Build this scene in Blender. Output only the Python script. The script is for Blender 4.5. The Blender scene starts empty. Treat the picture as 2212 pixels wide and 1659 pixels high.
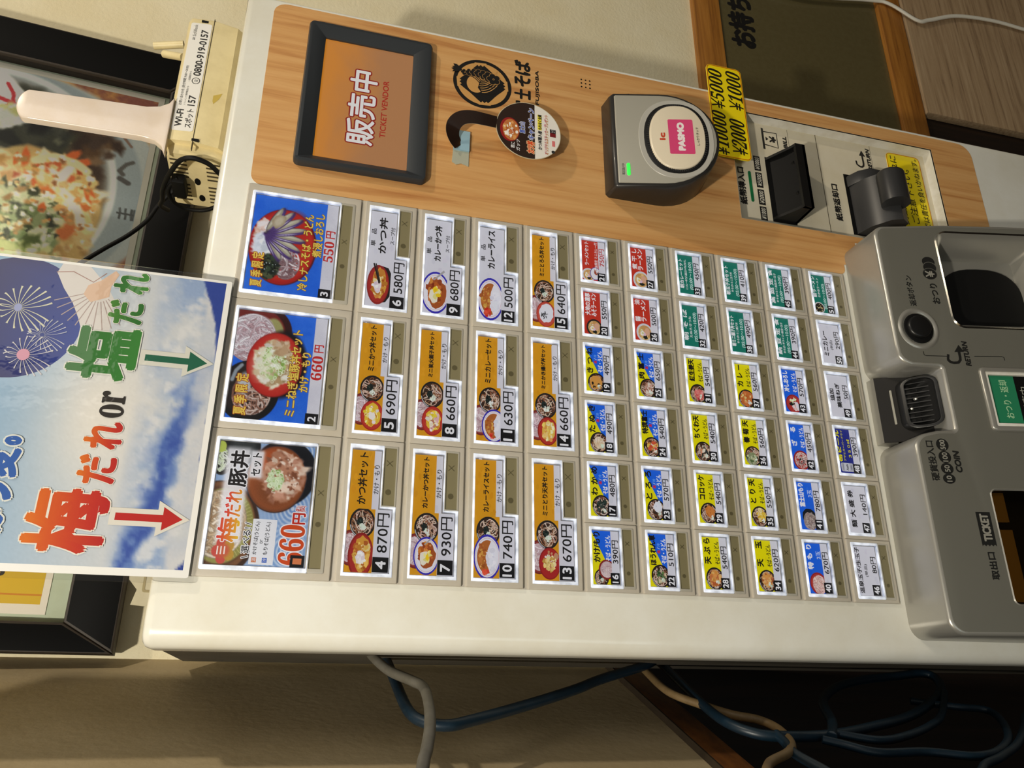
import bpy, math, random
import numpy as np
from mathutils import Vector, Matrix
from mathutils.geometry import tessellate_polygon
import bmesh

SC = bpy.context.scene
COL = SC.collection
ZT = 1.55            # height (m) of the top row of buttons; millimetre coordinates below are u = right, v = up from it, h = out of the machine's face

# ---------------------------------------------------------------- camera, world, lamps, exposure
cam = bpy.data.cameras.new('camera')
cam.sensor_fit = 'HORIZONTAL'; cam.sensor_width = 36.0
cam.lens = 36.0 * 1734.9 / 2212.0
cam.clip_start = 0.02
camo = bpy.data.objects.new('camera', cam); COL.objects.link(camo)
r_ = Vector((0.92731309, -0.36067176, 0.10003157)); u_ = Vector((-0.00211458, 0.26220665, 0.96500943)); f_ = Vector((0.37428059, 0.8950774, -0.24238499))
# the phone was held on its side: the picture's right is the scene's down, the picture's up is the scene's right
camo.matrix_world = Matrix.Translation((-0.0853, -0.6100, ZT - 0.06326)) @ Matrix((-u_, r_, -f_)).transposed().to_4x4()
SC.camera = camo

wd = bpy.data.worlds.new('room_light'); SC.world = wd; wd.use_nodes = True
wd.node_tree.nodes['Background'].inputs[0].default_value = (1.0, 0.93, 0.82, 1)
wd.node_tree.nodes['Background'].inputs[1].default_value = 0.12

def lamp(name, loc, aim, size, watts, col, sy=None):
    l = bpy.data.lights.new(name, 'AREA'); l.energy = watts; l.color = col; l.shape = 'RECTANGLE'; l.size = size; l.size_y = sy or size
    o = bpy.data.objects.new(name, l); COL.objects.link(o)
    o.location = loc; d = Vector(aim) - Vector(loc); o.rotation_euler = d.to_track_quat('-Z', 'Y').to_euler()
WARM = (1.0, 0.93, 0.80)
lamp('ceiling_lamp_a', (-0.42, -0.82, 2.12), (0.25, 0.05, 1.2), 0.05, 12.0, WARM)
lamp('ceiling_lamp_b', (1.25, -0.80, 2.55), (0.1, 0.1, 1.2), 0.07, 9.0, (1.0, 0.88, 0.70))
lamp('broad_fill', (1.4, -2.2, 2.7), (0.3, 0.1, 1.2), 1.0, 6.5, (1.0, 0.93, 0.82))  # added wide fill that evens the light; no third lamp known
lamp('cool_side_fill', (-0.95, -2.2, 1.45), (-0.05, 0, 1.2), 0.9, 6.0, (0.82, 0.97, 1.0), 1.6)  # added cool light for the door's left edge; no window known there

vs = SC.view_settings
vs.view_transform = 'Standard'; vs.look = 'None'; vs.gamma = 1.0; vs.use_curve_mapping = False; vs.exposure = 0.0

# ---------------------------------------------------------------- materials
def lin(c):
    out = []
    for x in c[:3]:
        x = x / 255.0
        out.append(x / 12.92 if x <= 0.04045 else ((x + 0.055) / 1.055) ** 2.4)
    return tuple(out) + (1.0,)

def setp(b, k, v):
    if k in b.inputs: b.inputs[k].default_value = v

def mat(name, rgb, rough=0.5, metal=0.0, coat=0.0, emit=0.0, spec=0.5, grime=0.0, gscale=12.0, bump=0.0, bscale=200.0, trans=0.0, emrgb=None):
    m = bpy.data.materials.new(name); m.use_nodes = True
    nt = m.node_tree; b = nt.nodes['Principled BSDF']
    c = lin(rgb)
    setp(b, 'Base Color', c); setp(b, 'Roughness', rough); setp(b, 'Metallic', metal); setp(b, 'Coat Weight', coat); setp(b, 'Coat Roughness', 0.08)
    setp(b, 'Specular IOR Level', spec); setp(b, 'Transmission Weight', trans)
    if emit: setp(b, 'Emission Color', lin(emrgb or rgb)); setp(b, 'Emission Strength', emit)
    if grime or bump:
        tc = nt.nodes.new('ShaderNodeTexCoord')
    if grime:
        n = nt.nodes.new('ShaderNodeTexNoise'); n.inputs['Scale'].default_value = gscale; n.inputs['Detail'].default_value = 8; n.inputs['Roughness'].default_value = 0.65
        nt.links.new(tc.outputs['Object'], n.inputs['Vector'])
        rp = nt.nodes.new('ShaderNodeValToRGB'); rp.color_ramp.elements[0].position = 0.35; rp.color_ramp.elements[1].position = 0.62
        d = 1.0 - grime
        rp.color_ramp.elements[0].color = (c[0] * d, c[1] * d * 0.97, c[2] * d * 0.9, 1); rp.color_ramp.elements[1].color = c
        nt.links.new(n.outputs['Fac'], rp.inputs['Fac']); nt.links.new(rp.outputs['Color'], b.inputs['Base Color'])
    if bump:
        n2 = nt.nodes.new('ShaderNodeTexNoise'); n2.inputs['Scale'].default_value = bscale; n2.inputs['Detail'].default_value = 6
        nt.links.new(tc.outputs['Object'], n2.inputs['Vector'])
        bp = nt.nodes.new('ShaderNodeBump'); bp.inputs['Strength'].default_value = bump; bp.inputs['Distance'].default_value = 0.002
        nt.links.new(n2.outputs['Fac'], bp.inputs['Height']); nt.links.new(bp.outputs['Normal'], b.inputs['Normal'])
    return m

def wood(name, c0, c1, c2, axis='Z', scale=1.0, rough=0.45, coat=0.15):
    m = bpy.data.materials.new(name); m.use_nodes = True
    nt = m.node_tree; b = nt.nodes['Principled BSDF']; setp(b, 'Roughness', rough); setp(b, 'Coat Weight', coat); setp(b, 'Coat Roughness', 0.25)
    tc = nt.nodes.new('ShaderNodeTexCoord'); mp = nt.nodes.new('ShaderNodeMapping')
    s = [70 * scale, 70 * scale, 70 * scale]; s['XYZ'.index(axis)] = 3.0 * scale
    mp.inputs['Scale'].default_value = s
    n = nt.nodes.new('ShaderNodeTexNoise'); n.inputs['Scale'].default_value = 1.6; n.inputs['Detail'].default_value = 7; n.inputs['Roughness'].default_value = 0.62; n.inputs['Distortion'].default_value = 0.35
    rp = nt.nodes.new('ShaderNodeValToRGB'); e = rp.color_ramp.elements
    e[0].position = 0.28; e[0].color = lin(c0); e[1].position = 0.70; e[1].color = lin(c2)
    k = e.new(0.47); k.color = lin(c1)
    nt.links.new(tc.outputs['Object'], mp.inputs['Vector']); nt.links.new(mp.outputs['Vector'], n.inputs['Vector'])
    nt.links.new(n.outputs['Fac'], rp.inputs['Fac']); nt.links.new(rp.outputs['Color'], b.inputs['Base Color'])
    return m

def printmat(name, diff=0.6, emit=0.0, rough=0.45, coat=0.0, bump=0.0):
    m = bpy.data.materials.new(name); m.use_nodes = True
    nt = m.node_tree; b = nt.nodes['Principled BSDF']; setp(b, 'Roughness', rough); setp(b, 'Coat Weight', coat); setp(b, 'Coat Roughness', 0.06)
    at = nt.nodes.new('ShaderNodeAttribute'); at.attribute_name = 'Col'
    mx = nt.nodes.new('ShaderNodeMix'); mx.data_type = 'RGBA'; mx.blend_type = 'MULTIPLY'; mx.inputs[0].default_value = 1.0
    mx.inputs[7].default_value = (diff, diff, diff, 1)
    nt.links.new(at.outputs['Color'], mx.inputs[6]); nt.links.new(mx.outputs[2], b.inputs['Base Color'])
    if emit:
        nt.links.new(at.outputs['Color'], b.inputs['Emission Color']); setp(b, 'Emission Strength', emit)
    if bump:
        tc = nt.nodes.new('ShaderNodeTexCoord'); n2 = nt.nodes.new('ShaderNodeTexNoise'); n2.inputs['Scale'].default_value = 28; n2.inputs['Detail'].default_value = 4
        bp = nt.nodes.new('ShaderNodeBump'); bp.inputs['Strength'].default_value = bump; bp.inputs['Distance'].default_value = 0.004
        nt.links.new(tc.outputs['Object'], n2.inputs['Vector']); nt.links.new(n2.outputs['Fac'], bp.inputs['Height']); nt.links.new(bp.outputs['Normal'], b.inputs['Coat Normal'])
    return m

def clearmat(name, rough=0.03, tint=(1, 1, 1, 1), amount=1.0):
    m = bpy.data.materials.new(name); m.use_nodes = True
    nt = m.node_tree; nt.nodes.remove(nt.nodes['Principled BSDF']); out = nt.nodes['Material Output']
    t = nt.nodes.new('ShaderNodeBsdfTransparent'); t.inputs[0].default_value = tint
    g = nt.nodes.new('ShaderNodeBsdfGlossy'); g.inputs['Roughness'].default_value = rough
    f = nt.nodes.new('ShaderNodeFresnel'); f.inputs['IOR'].default_value = 1.45
    mu = nt.nodes.new('ShaderNodeMath'); mu.operation = 'MULTIPLY'; mu.inputs[1].default_value = amount
    nt.links.new(f.outputs[0], mu.inputs[0])
    mx = nt.nodes.new('ShaderNodeMixShader'); nt.links.new(mu.outputs[0], mx.inputs[0]); nt.links.new(t.outputs[0], mx.inputs[1]); nt.links.new(g.outputs[0], mx.inputs[2])
    nt.links.new(mx.outputs[0], out.inputs['Surface'])
    return m

M = {}
M['white'] = mat('white_steel', (230, 230, 222), 0.25, coat=0.6, grime=0.10, gscale=9)
M['body'] = mat('shaded_steel_side', (96, 90, 78), 0.6, grime=0.25)  # dark grey puts the shade beside the door into the colour
M['bezel'] = mat('beige_plastic', (194, 188, 177), 0.42, grime=0.06, gscale=30)
M['woodpanel'] = wood('oak_laminate', (178, 118, 64), (208, 156, 96), (220, 174, 116))
M['rail'] = wood('amber_wood', (120, 72, 24), (160, 104, 38), (184, 126, 52), 'X', 1.0, 0.5, 0.2)
M['board'] = wood('grey_oak_laminate', (128, 104, 78), (164, 138, 106), (180, 156, 124), 'X', 1.6, 0.5, 0.1)
M['brownwood'] = wood('orange_wood', (86, 50, 18), (116, 68, 24), (136, 84, 32), 'Y', 1.0, 0.6, 0.1)
M['darkwood'] = wood('dark_wood', (18, 11, 6), (30, 18, 9), (44, 26, 12), 'Z', 1.0, 0.6, 0.1)
M['olive'] = mat('olive_board', (96, 88, 58), 0.35, grime=0.12, gscale=120, coat=0.25)
M['plaster'] = mat('cream_plaster', (232, 222, 190), 0.9, grime=0.06, gscale=8, bump=0.35, bscale=260)
M['plaster2'] = mat('tan_wallpaper', (198, 180, 144), 0.9, grime=0.16, gscale=7, bump=0.12, bscale=160)
M['floor'] = mat('brown_floor', (70, 54, 40), 0.6, grime=0.3)
M['slate'] = mat('slate_plastic', (44, 48, 52), 0.38, spec=0.5)
M['black'] = mat('black_plastic', (18, 18, 18), 0.35)
M['matblack'] = mat('matt_black', (7, 7, 7), 0.6, spec=0.25)
M['frame'] = mat('black_lacquer', (5, 5, 5), 0.6, spec=0.12)
M['framebrown'] = mat('brown_frame_side', (48, 38, 26), 0.6, grime=0.3, gscale=60)
M['silver'] = mat('silver_paint', (170, 168, 160), 0.30, metal=0.55, spec=0.5)
M['silverface'] = mat('grey_metallic_face', (122, 121, 112), 0.42, metal=0.35)
M['steel'] = mat('brushed_steel', (188, 185, 172), 0.36, metal=0.35)
M['chrome'] = mat('chrome', (215, 212, 200), 0.18, metal=1.0)
M['ivory'] = mat('ivory_disc', (226, 214, 190), 0.3, coat=0.4)
M['ring'] = mat('pale_grey_ring', (176, 174, 166), 0.35)
M['dgrey'] = mat('dark_grey_plastic', (46, 46, 47), 0.36)
M['rdark'] = mat('brown_black_plastic', (36, 34, 32), 0.38, coat=0.1)
M['led'] = mat('green_lamp', (40, 220, 60), 0.3, emit=1.6)
M['greenbar'] = mat('green_strip', (20, 110, 62), 0.4)
M['plate'] = mat('cream_plate', (222, 214, 192), 0.4, grime=0.08, gscale=14)
M['platewhite'] = mat('white_return_edge', (232, 230, 222), 0.45, grime=0.14, gscale=60)
M['yellow'] = mat('yellow_sticker', (250, 226, 20), 0.35, coat=0.2)
M['redline'] = mat('red_line', (190, 60, 20), 0.4)
M['glow'] = None
M['window'] = mat('smoked_window', (128, 121, 92), 0.22, coat=0.3)
M['winmark'] = mat('window_mark', (90, 84, 60), 0.3)
M['cream'] = mat('yellowed_plastic', (238, 222, 172), 0.42, grime=0.16, gscale=26)
M['paddle'] = mat('pink_white_plastic', (232, 218, 206), 0.22, coat=0.4, grime=0.05, gscale=40)
M['slot'] = mat('vent_shadow', (70, 60, 38), 0.8)
M['bluecable'] = mat('blue_cable', (12, 36, 52), 0.4, grime=0.2, gscale=80)  # darker than the cable's own blue, its shade is in the colour
M['greycable'] = mat('grey_cable', (104, 101, 92), 0.5, grime=0.2, gscale=80)
M['creamcable'] = mat('cream_cable', (128, 106, 72), 0.5, grime=0.25, gscale=80)
M['whitecable'] = mat('white_cable', (232, 228, 214), 0.4)
M['tape'] = mat('blue_tape', (150, 186, 204), 0.5)
M['tapeclear'] = mat('grey_tape', (176, 178, 160), 0.45)
M['paper'] = mat('old_paper', (208, 200, 172), 0.7, grime=0.12, gscale=40)
M['mint'] = mat('mint_mat_board', (196, 208, 184), 0.7, grime=0.12, gscale=20)
M['pane'] = clearmat('clear_cover', 0.04, amount=1.0)
M['laminate'] = clearmat('laminate_film', 0.12, amount=0.9)
M['glass'] = clearmat('picture_glass', 0.03, amount=0.8)
M['tinted'] = clearmat('amber_smoked_window', 0.05, (0.62, 0.48, 0.28, 1), 1.0)
M['p_back'] = printmat('backlit_print', 0.30, 0.56, 0.5)
M['p_paper'] = printmat('paper_print', 1.0, 0.0, 0.5, 0.0)
M['p_gloss'] = printmat('laminated_print', 0.80, 0.0, 0.45, 0.7, 0.35)
M['p_ink'] = printmat('ink', 0.9, 0.0, 0.5)
# acrylic edges of the buttons glow with the lamp behind them
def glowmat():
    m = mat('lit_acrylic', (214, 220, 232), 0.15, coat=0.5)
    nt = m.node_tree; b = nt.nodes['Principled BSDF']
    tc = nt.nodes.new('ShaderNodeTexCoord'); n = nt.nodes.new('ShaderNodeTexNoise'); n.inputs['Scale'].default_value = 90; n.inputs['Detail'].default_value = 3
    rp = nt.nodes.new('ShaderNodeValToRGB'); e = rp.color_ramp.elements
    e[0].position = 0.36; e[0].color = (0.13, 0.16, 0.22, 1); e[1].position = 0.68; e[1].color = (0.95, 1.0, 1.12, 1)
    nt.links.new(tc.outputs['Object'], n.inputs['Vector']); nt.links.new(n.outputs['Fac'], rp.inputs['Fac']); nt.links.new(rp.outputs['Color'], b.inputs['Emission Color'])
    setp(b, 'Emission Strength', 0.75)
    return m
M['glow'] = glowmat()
M['acryl'] = mat('clear_acrylic_edge', (176, 172, 160), 0.15, coat=0.5)
def screenmat():
    m = bpy.data.materials.new('lcd_picture'); m.use_nodes = True
    nt = m.node_tree; b = nt.nodes['Principled BSDF']; setp(b, 'Roughness', 0.10); setp(b, 'Base Color', (0.05, 0.045, 0.04, 1)); setp(b, 'Coat Weight', 0.6)
    tc = nt.nodes.new('ShaderNodeTexCoord')
    n = nt.nodes.new('ShaderNodeTexNoise'); n.inputs['Scale'].default_value = 2.2; n.inputs['Detail'].default_value = 3; n.inputs['Distortion'].default_value = 0.8
    sep = nt.nodes.new('ShaderNodeSeparateXYZ'); nt.links.new(tc.outputs['Generated'], sep.inputs[0])
    # orange towards the top, fading to brownish grey lower down
    a1 = nt.nodes.new('ShaderNodeMath'); a1.operation = 'MULTIPLY_ADD'; a1.inputs[1].default_value = -0.75; a1.inputs[2].default_value = 0.62; nt.links.new(sep.outputs['Z'], a1.inputs[0])
    a2 = nt.nodes.new('ShaderNodeMath'); a2.operation = 'MULTIPLY_ADD'; a2.inputs[1].default_value = 0.55; nt.links.new(n.outputs['Fac'], a2.inputs[0]); nt.links.new(a1.outputs[0], a2.inputs[2])
    rp = nt.nodes.new('ShaderNodeValToRGB'); e = rp.color_ramp.elements
    e[0].position = 0.18; e[0].color = lin((200, 122, 22)); e[1].position = 0.62; e[1].color = lin((166, 110, 62))
    nt.links.new(tc.outputs['Generated'], n.inputs['Vector']); nt.links.new(a2.outputs[0], rp.inputs['Fac'])
    nt.links.new(rp.outputs['Color'], b.inputs['Emission Color']); setp(b, 'Emission Strength', 0.80)
    return m
M['screen'] = screenmat()

# ---------------------------------------------------------------- mesh helpers
def F0(u, v, h): return (u / 1000.0, -h / 1000.0, ZT + v / 1000.0)
def L0(u, v, h): return (u / 1000.0, -h / 1000.0, v / 1000.0)
def shear(w0, k, zr, base=F0):
    return lambda u, v, h: base(u, v, w0 + k * (zr - v) + h)

def rr(u0, v0, u1, v1, r=0.0, n=5):
    if r <= 0: return [(u0, v0), (u1, v0), (u1, v1), (u0, v1)]
    p = []
    for cx, cy, a0 in ((u1 - r, v0 + r, -90), (u1 - r, v1 - r, 0), (u0 + r, v1 - r, 90), (u0 + r, v0 + r, 180)):
        for i in range(n + 1):
            a = math.radians(a0 + 90.0 * i / n); p.append((cx + r * math.cos(a), cy + r * math.sin(a)))
    return p
def el(cx, cy, rx, ry, n=32, e=2.0):
    out = []
    for i in range(n):
        a = 2 * math.pi * i / n; c, s = math.cos(a), math.sin(a)
        out.append((cx + rx * math.copysign(abs(c) ** (2 / e), c), cy + ry * math.copysign(abs(s) ** (2 / e), s)))
    return out
def area2(p): return sum(p[i][0] * p[(i + 1) % len(p)][1] - p[(i + 1) % len(p)][0] * p[i][1] for i in range(len(p)))
def ccw(p): return list(p) if area2(p) > 0 else list(reversed(p))
def inset(p, d):
    n = len(p); out = []
    for i in range(n):
        a, b, c = Vector(p[i - 1]), Vector(p[i]), Vector(p[(i + 1) % n])
        e1, e2 = (b - a), (c - b)
        if e1.length < 1e-9: e1 = e2
        if e2.length < 1e-9: e2 = e1
        e1.normalize(); e2.normalize()
        n1, n2 = Vector((-e1.y, e1.x)), Vector((-e2.y, e2.x)); m = n1 + n2
        if m.length < 1e-6: m = n1
        m.normalize(); k = max(0.45, m.dot(n1))
        out.append(tuple(b + m * d / k))
    return out

class MB:
    def __init__(s, fn=F0): s.v = []; s.f = []; s.m = []; s.fn = fn
    def P(s, u, v, h): s.v.append(s.fn(u, v, h)); return len(s.v) - 1
    def face(s, idx, m=0): s.f.append(tuple(idx)); s.m.append(m)
    def loop(s, pts, h): return [s.P(p[0], p[1], h if not callable(h) else h(p)) for p in pts]
    def strip(s, a, b, m=0, close=True):
        n = len(a)
        for i in range(n if close else n - 1): s.face((a[i], a[(i + 1) % n], b[(i + 1) % n], b[i]), m)
    def cap(s, outer, holes, h, m=0, flip=False):
        loops = [outer] + [list(x) for x in holes]
        flat = [p for l in loops for p in l]
        idx = [s.P(p[0], p[1], h) for p in flat]
        for t in tessellate_polygon([[Vector((p[0], p[1], 0)) for p in l] for l in loops]):
            a, b, c = (flat[i] for i in t)
            cr = (b[0] - a[0]) * (c[1] - a[1]) - (b[1] - a[1]) * (c[0] - a[0])
            t = t if (cr > 0) != flip else t[::-1]
            s.face([idx[i] for i in t], m)
    def prism(s, outer, h0, h1, holes=(), m=0, mside=None, back=False, r=0.0, steps=3, wallto=None):
        outer = ccw(outer); ms = m if mside is None else mside
        a = s.loop(outer, h0); last = a; o2 = outer
        if r > 0:
            for i in range(steps + 1):
                t = math.pi / 2 * i / steps
                o2 = inset(outer, r * (1 - math.cos(t))); b = s.loop(o2, h1 - r + r * math.sin(t)); s.strip(last, b, ms); last = b
        else:
            b = s.loop(outer, h1); s.strip(a, b, ms)
        hs = [ccw(x) for x in holes]
        s.cap(o2, hs, h1, m)
        for x in hs:
            t = s.loop(x, h1); bt = s.loop(x, h0 if wallto is None else wallto); s.strip(bt, t, ms)
        if back: s.cap(outer, hs, h0, m, True)
    def box(s, u0, u1, v0, v1, h0, h1, m=0): s.prism(rr(u0, v0, u1, v1), h0, h1, m=m, back=True)
    def tube(s, pts, r, n=10, m=0, closed=False, flat=1.0):
        P = [Vector(p) for p in pts]; N = len(P); rings = []; up = Vector((0.13, 0.31, 0.94))
        for i in range(N):
            t = (P[(i + 1) % N] - P[i - 1]) if closed else (P[min(i + 1, N - 1)] - P[max(i - 1, 0)])
            t.normalize()
            if abs(t.dot(up)) > 0.9: up = Vector((0.9, 0.2, 0.1))
            x = (up - t * up.dot(t)).normalized(); y = t.cross(x); up = x
            rings.append([s.P(*(P[i] + x * r * math.cos(2 * math.pi * k / n) + y * r * flat * math.sin(2 * math.pi * k / n))) for k in range(n)])
        for i in range(N if closed else N - 1): s.strip(rings[i], rings[(i + 1) % N], m)
        if not closed: s.face(rings[0][::-1], m); s.face(rings[-1], m)
    def build(s, name, mats, parent=None, org=(0, 0, 0), smooth=35, kind=None, label=None):
        me = bpy.data.meshes.new(name)
        me.from_pydata([(p[0] - org[0], p[1] - org[1], p[2] - org[2]) for p in s.v], [], s.f)
        for mm in (mats if isinstance(mats, (list, tuple)) else [mats]): me.materials.append(mm)
        me.polygons.foreach_set('material_index', s.m)
        bm = bmesh.new(); bm.from_mesh(me); bmesh.ops.remove_doubles(bm, verts=bm.verts, dist=1e-6); bmesh.ops.recalc_face_normals(bm, faces=bm.faces); bm.to_mesh(me); bm.free()
        if smooth:
            me.polygons.foreach_set('use_smooth', [True] * len(me.polygons)); me.set_sharp_from_angle(angle=math.radians(smooth))
        me.update()
        return link(name, me, parent, kind, label, org if parent is None else None)

def link(name, me, parent=None, kind=None, label=None, loc=None):
    o = bpy.data.objects.new(name, me); COL.objects.link(o)
    if parent is not None: o.parent = parent
    elif loc: o.location = loc
    if kind: o['kind'] = kind
    if label: o['label'] = label
    return o
def thing(name, label, cat, loc, group=None):
    o = bpy.data.objects.new(name, None); o.empty_display_size = 0.05; COL.objects.link(o); o.location = loc
    o['label'] = label; o['category'] = cat
    if group: o['group'] = group
    return o
def tag(o, label, cat, group=None):
    o['label'] = label; o['category'] = cat
    if group: o['group'] = group
    return o
def crom(pts, k=6, closed=False):
    P = [Vector(p) for p in pts]; n = len(P); out = []
    for i in range(n if closed else n - 1):
        if closed: a, b, c, d = P[i - 1], P[i], P[(i + 1) % n], P[(i + 2) % n]
        else: a, b, c, d = P[max(i - 1, 0)], P[i], P[i + 1], P[min(i + 2, n - 1)]
        for j in range(k):
            t = j / k
            out.append(0.5 * ((2 * b) + (c - a) * t + (2 * a - 5 * b + 4 * c - d) * t * t + (3 * b - a - 3 * c + d) * t ** 3))
    if not closed: out.append(P[-1])
    return [tuple(x) for x in out]

# ---------------------------------------------------------------- printed matter
_tc = {}
def glyphs(body, res=3):
    k = (body, res)
    if k not in _tc:
        c = bpy.data.curves.new('type', 'FONT'); c.body = body; c.size = 1.0; c.resolution_u = res
        o = bpy.data.objects.new('type', c); me = bpy.data.meshes.new_from_object(o)
        vs_ = [(v.co.x, v.co.y) for v in me.vertices]; fs = [tuple(p.vertices) for p in me.polygons]
        bpy.data.objects.remove(o); bpy.data.curves.remove(c); bpy.data.meshes.remove(me)
        x0 = min(v[0] for v in vs_); x1 = max(v[0] for v in vs_); y0 = min(v[1] for v in vs_); y1 = max(v[1] for v in vs_)
        _tc[k] = ([((x - x0) / max(x1 - x0, 1e-6), (y - y0) / max(y1 - y0, 1e-6)) for x, y in vs_], fs)
    return _tc[k]

def clip_poly(p, box):
    for ax, lim, sg in ((0, box[0], 1), (0, box[2], -1), (1, box[1], 1), (1, box[3], -1)):
        q = []
        for i in range(len(p)):
            a, b = p[i - 1], p[i]; da, db = (a[ax] - lim) * sg, (b[ax] - lim) * sg
            if (da >= 0) != (db >= 0):
                t = da / (da - db); q.append((a[0] + (b[0] - a[0]) * t, a[1] + (b[1] - a[1]) * t))
            if db >= 0: q.append(b)
        p = q
        if len(p) < 3: return []
    return p

class Print:
    def __init__(s, seed=1, clip=None): s.v = []; s.f = []; s.c = []; s.lay = 0; s.clip = clip; s.r = random.Random(seed)
    def poly(s, pts, col, colfn=None):
        if s.clip: pts = clip_poly(list(pts), s.clip)
        if len(pts) < 3: return
        s.lay += 1; b = len(s.v)
        for p in pts: s.v.append((p[0], p[1], s.lay))
        if len(pts) <= 4 or s.convex(pts): s.f.append(tuple(range(b, b + len(pts)))); s.c.append([colfn(p) if colfn else col for p in pts])
        else:
            for t in tessellate_polygon([[Vector((p[0], p[1], 0)) for p in pts]]): s.f.append(tuple(b + i for i in t)); s.c.append([colfn(pts[i]) if colfn else col for i in t])
    def convex(s, p):
        sg = 0
        for i in range(len(p)):
            a, b, c = p[i - 2], p[i - 1], p[i]; cr = (b[0] - a[0]) * (c[1] - b[1]) - (b[1] - a[1]) * (c[0] - b[0])
            if abs(cr) < 1e-9: continue
            if sg == 0: sg = cr
            elif sg * cr < 0: return False
        return True
    def rect(s, u0, v0, u1, v1, col): s.poly([(u0, v0), (u1, v0), (u1, v1), (u0, v1)], col)
    def ell(s, cx, cy, rx, ry, col, n=28): s.poly(el(cx, cy, rx, ry, n), col)
    def blob(s, cx, cy, rx, ry, col, j=0.25, n=13, rot=None):
        ro = s.r.uniform(0, 6.28) if rot is None else rot; cr, sr = math.cos(ro), math.sin(ro)
        p = []
        for i in range(n):
            a = 2 * math.pi * i / n; k = 1 + s.r.uniform(-j, j); x, y = rx * k * math.cos(a), ry * k * math.sin(a)
            p.append((cx + x * cr - y * sr, cy + x * sr + y * cr)) if rot is not None else p.append((cx + x, cy + y))
        s.poly(p, col)
    def var(s, col, k=18):
        d = s.r.uniform(-k, k); return tuple(max(0, min(255, c + d + s.r.uniform(-k / 3, k / 3))) for c in col)
    def inside(s, cx, cy, rx, ry):
        a = s.r.uniform(0, 6.283); q = math.sqrt(s.r.random()); return cx + rx * q * math.cos(a), cy + ry * q * math.sin(a)
    def bits(s, cx, cy, rx, ry, cols, n, size, j=0.35, k=14):
        for _ in range(n):
            x, y = s.inside(cx, cy, rx, ry); z = size * s.r.uniform(0.5, 1.3)
            s.blob(x, y, z * s.r.uniform(0.7, 1.5), z * s.r.uniform(0.6, 1.1), s.var(s.r.choice(cols), k), j, 7)
    def line(s, pts, w, col):
        L = []; R = []
        for i in range(len(pts)):
            a = Vector(pts[max(i - 1, 0)]); b = Vector(pts[min(i + 1, len(pts) - 1)]); d = b - a
            if d.length < 1e-9: d = Vector((1, 0))
            d.normalize(); n = Vector((-d.y, d.x)) * (w[i] if isinstance(w, list) else w) * 0.5; p = Vector(pts[i]); L.append(tuple(p + n)); R.append(tuple(p - n))
        s.lay += 1
        for i in range(len(pts) - 1):
            q = [L[i], L[i + 1], R[i + 1], R[i]]
            if s.clip: q = clip_poly(q, s.clip)
            if len(q) < 3: continue
            b = len(s.v)
            for p in q: s.v.append((p[0], p[1], s.lay))
            s.f.append(tuple(range(b, b + len(q)))); s.c.append([col] * len(q))
    def noodles(s, cx, cy, rx, ry, cols, n, w):
        for _ in range(n):
            x, y = s.inside(cx, cy, rx * 0.92, ry * 0.92); a = s.r.uniform(0, 6.28); k = s.r.uniform(-1, 1) * 1.0; L = (rx + ry) * 0.09; pts = [(x, y)]
            for i in range(6):
                a += k * 0.45; x += L * math.cos(a); y += L * math.sin(a)
                q = math.hypot((x - cx) / rx, (y - cy) / ry)
                if q > 1: x = cx + (x - cx) / q; y = cy + (y - cy) / q; a += 0.9
                pts.append((x, y))
            s.line(pts, w, s.var(s.r.choice(cols), 16))
    def text(s, body, u0, u1, v0, v1, col, bold=0.0, skew=0.0, halo=None, grad=None, res=3, slope=0.0):
        if halo: s._txt(body, u0, u1, v0, v1, halo[1], bold + 2 * halo[0], skew, None, res, slope, 10, bold)
        s._txt(body, u0, u1, v0, v1, col, bold, skew, grad, res, slope, 6 if bold > 0.5 else 4, bold)
    def _txt(s, body, u0, u1, v0, v1, col, bold, skew, grad, res, slope, nd, keep):
        V, Fc = glyphs(body, res); s.lay += 1
        offs = [(0, 0)] if bold <= 0 else [(0, 0)] + [(bold / 2 * math.cos(6.283 * i / nd + 0.785), bold / 2 * math.sin(6.283 * i / nd + 0.785)) for i in range(nd)]
        e = keep / 2; a0, a1, b0, b1 = u0 + e, u1 - e, v0 + e, v1 - e; a1 -= skew * (b1 - b0)
        for oi, (ox, oy) in enumerate(offs):
            b = len(s.v); zz = s.lay + oi * 0.3
            for x, y in V:
                s.v.append((a0 + x * (a1 - a0) + skew * y * (b1 - b0) + ox, b0 + y * (b1 - b0) + slope * x * (a1 - a0) + oy, zz))
            for f in Fc:
                s.f.append(tuple(b + i for i in f))
                if grad: s.c.append([tuple(grad[1][k] + (grad[0][k] - grad[1][k]) * V[i][1] for k in range(3)) for i in f])
                else: s.c.append([col] * len(f))
        s.lay += int(0.3 * len(offs)) + 1
    def build(s, name, material, parent, fn, h, org=(0, 0, 0), eps=0.004, label=None, flip=False):
        me = bpy.data.meshes.new(name)
        me.from_pydata([tuple(a - b for a, b in zip(fn(p[0], p[1], h + p[2] * eps), org)) for p in s.v], [], s.f)
        me.materials.append(material)
        at = me.color_attributes.new('Col', 'FLOAT_COLOR', 'CORNER')
        buf = []; cc = {}
        for cs in s.c:
            for c in cs:
                k = tuple(c)
                if k not in cc: cc[k] = lin(k)
                buf.extend(cc[k])
        at.data.foreach_set('color', buf); me.update()
        return link(name, me, parent, 'stuff', label)

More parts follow.
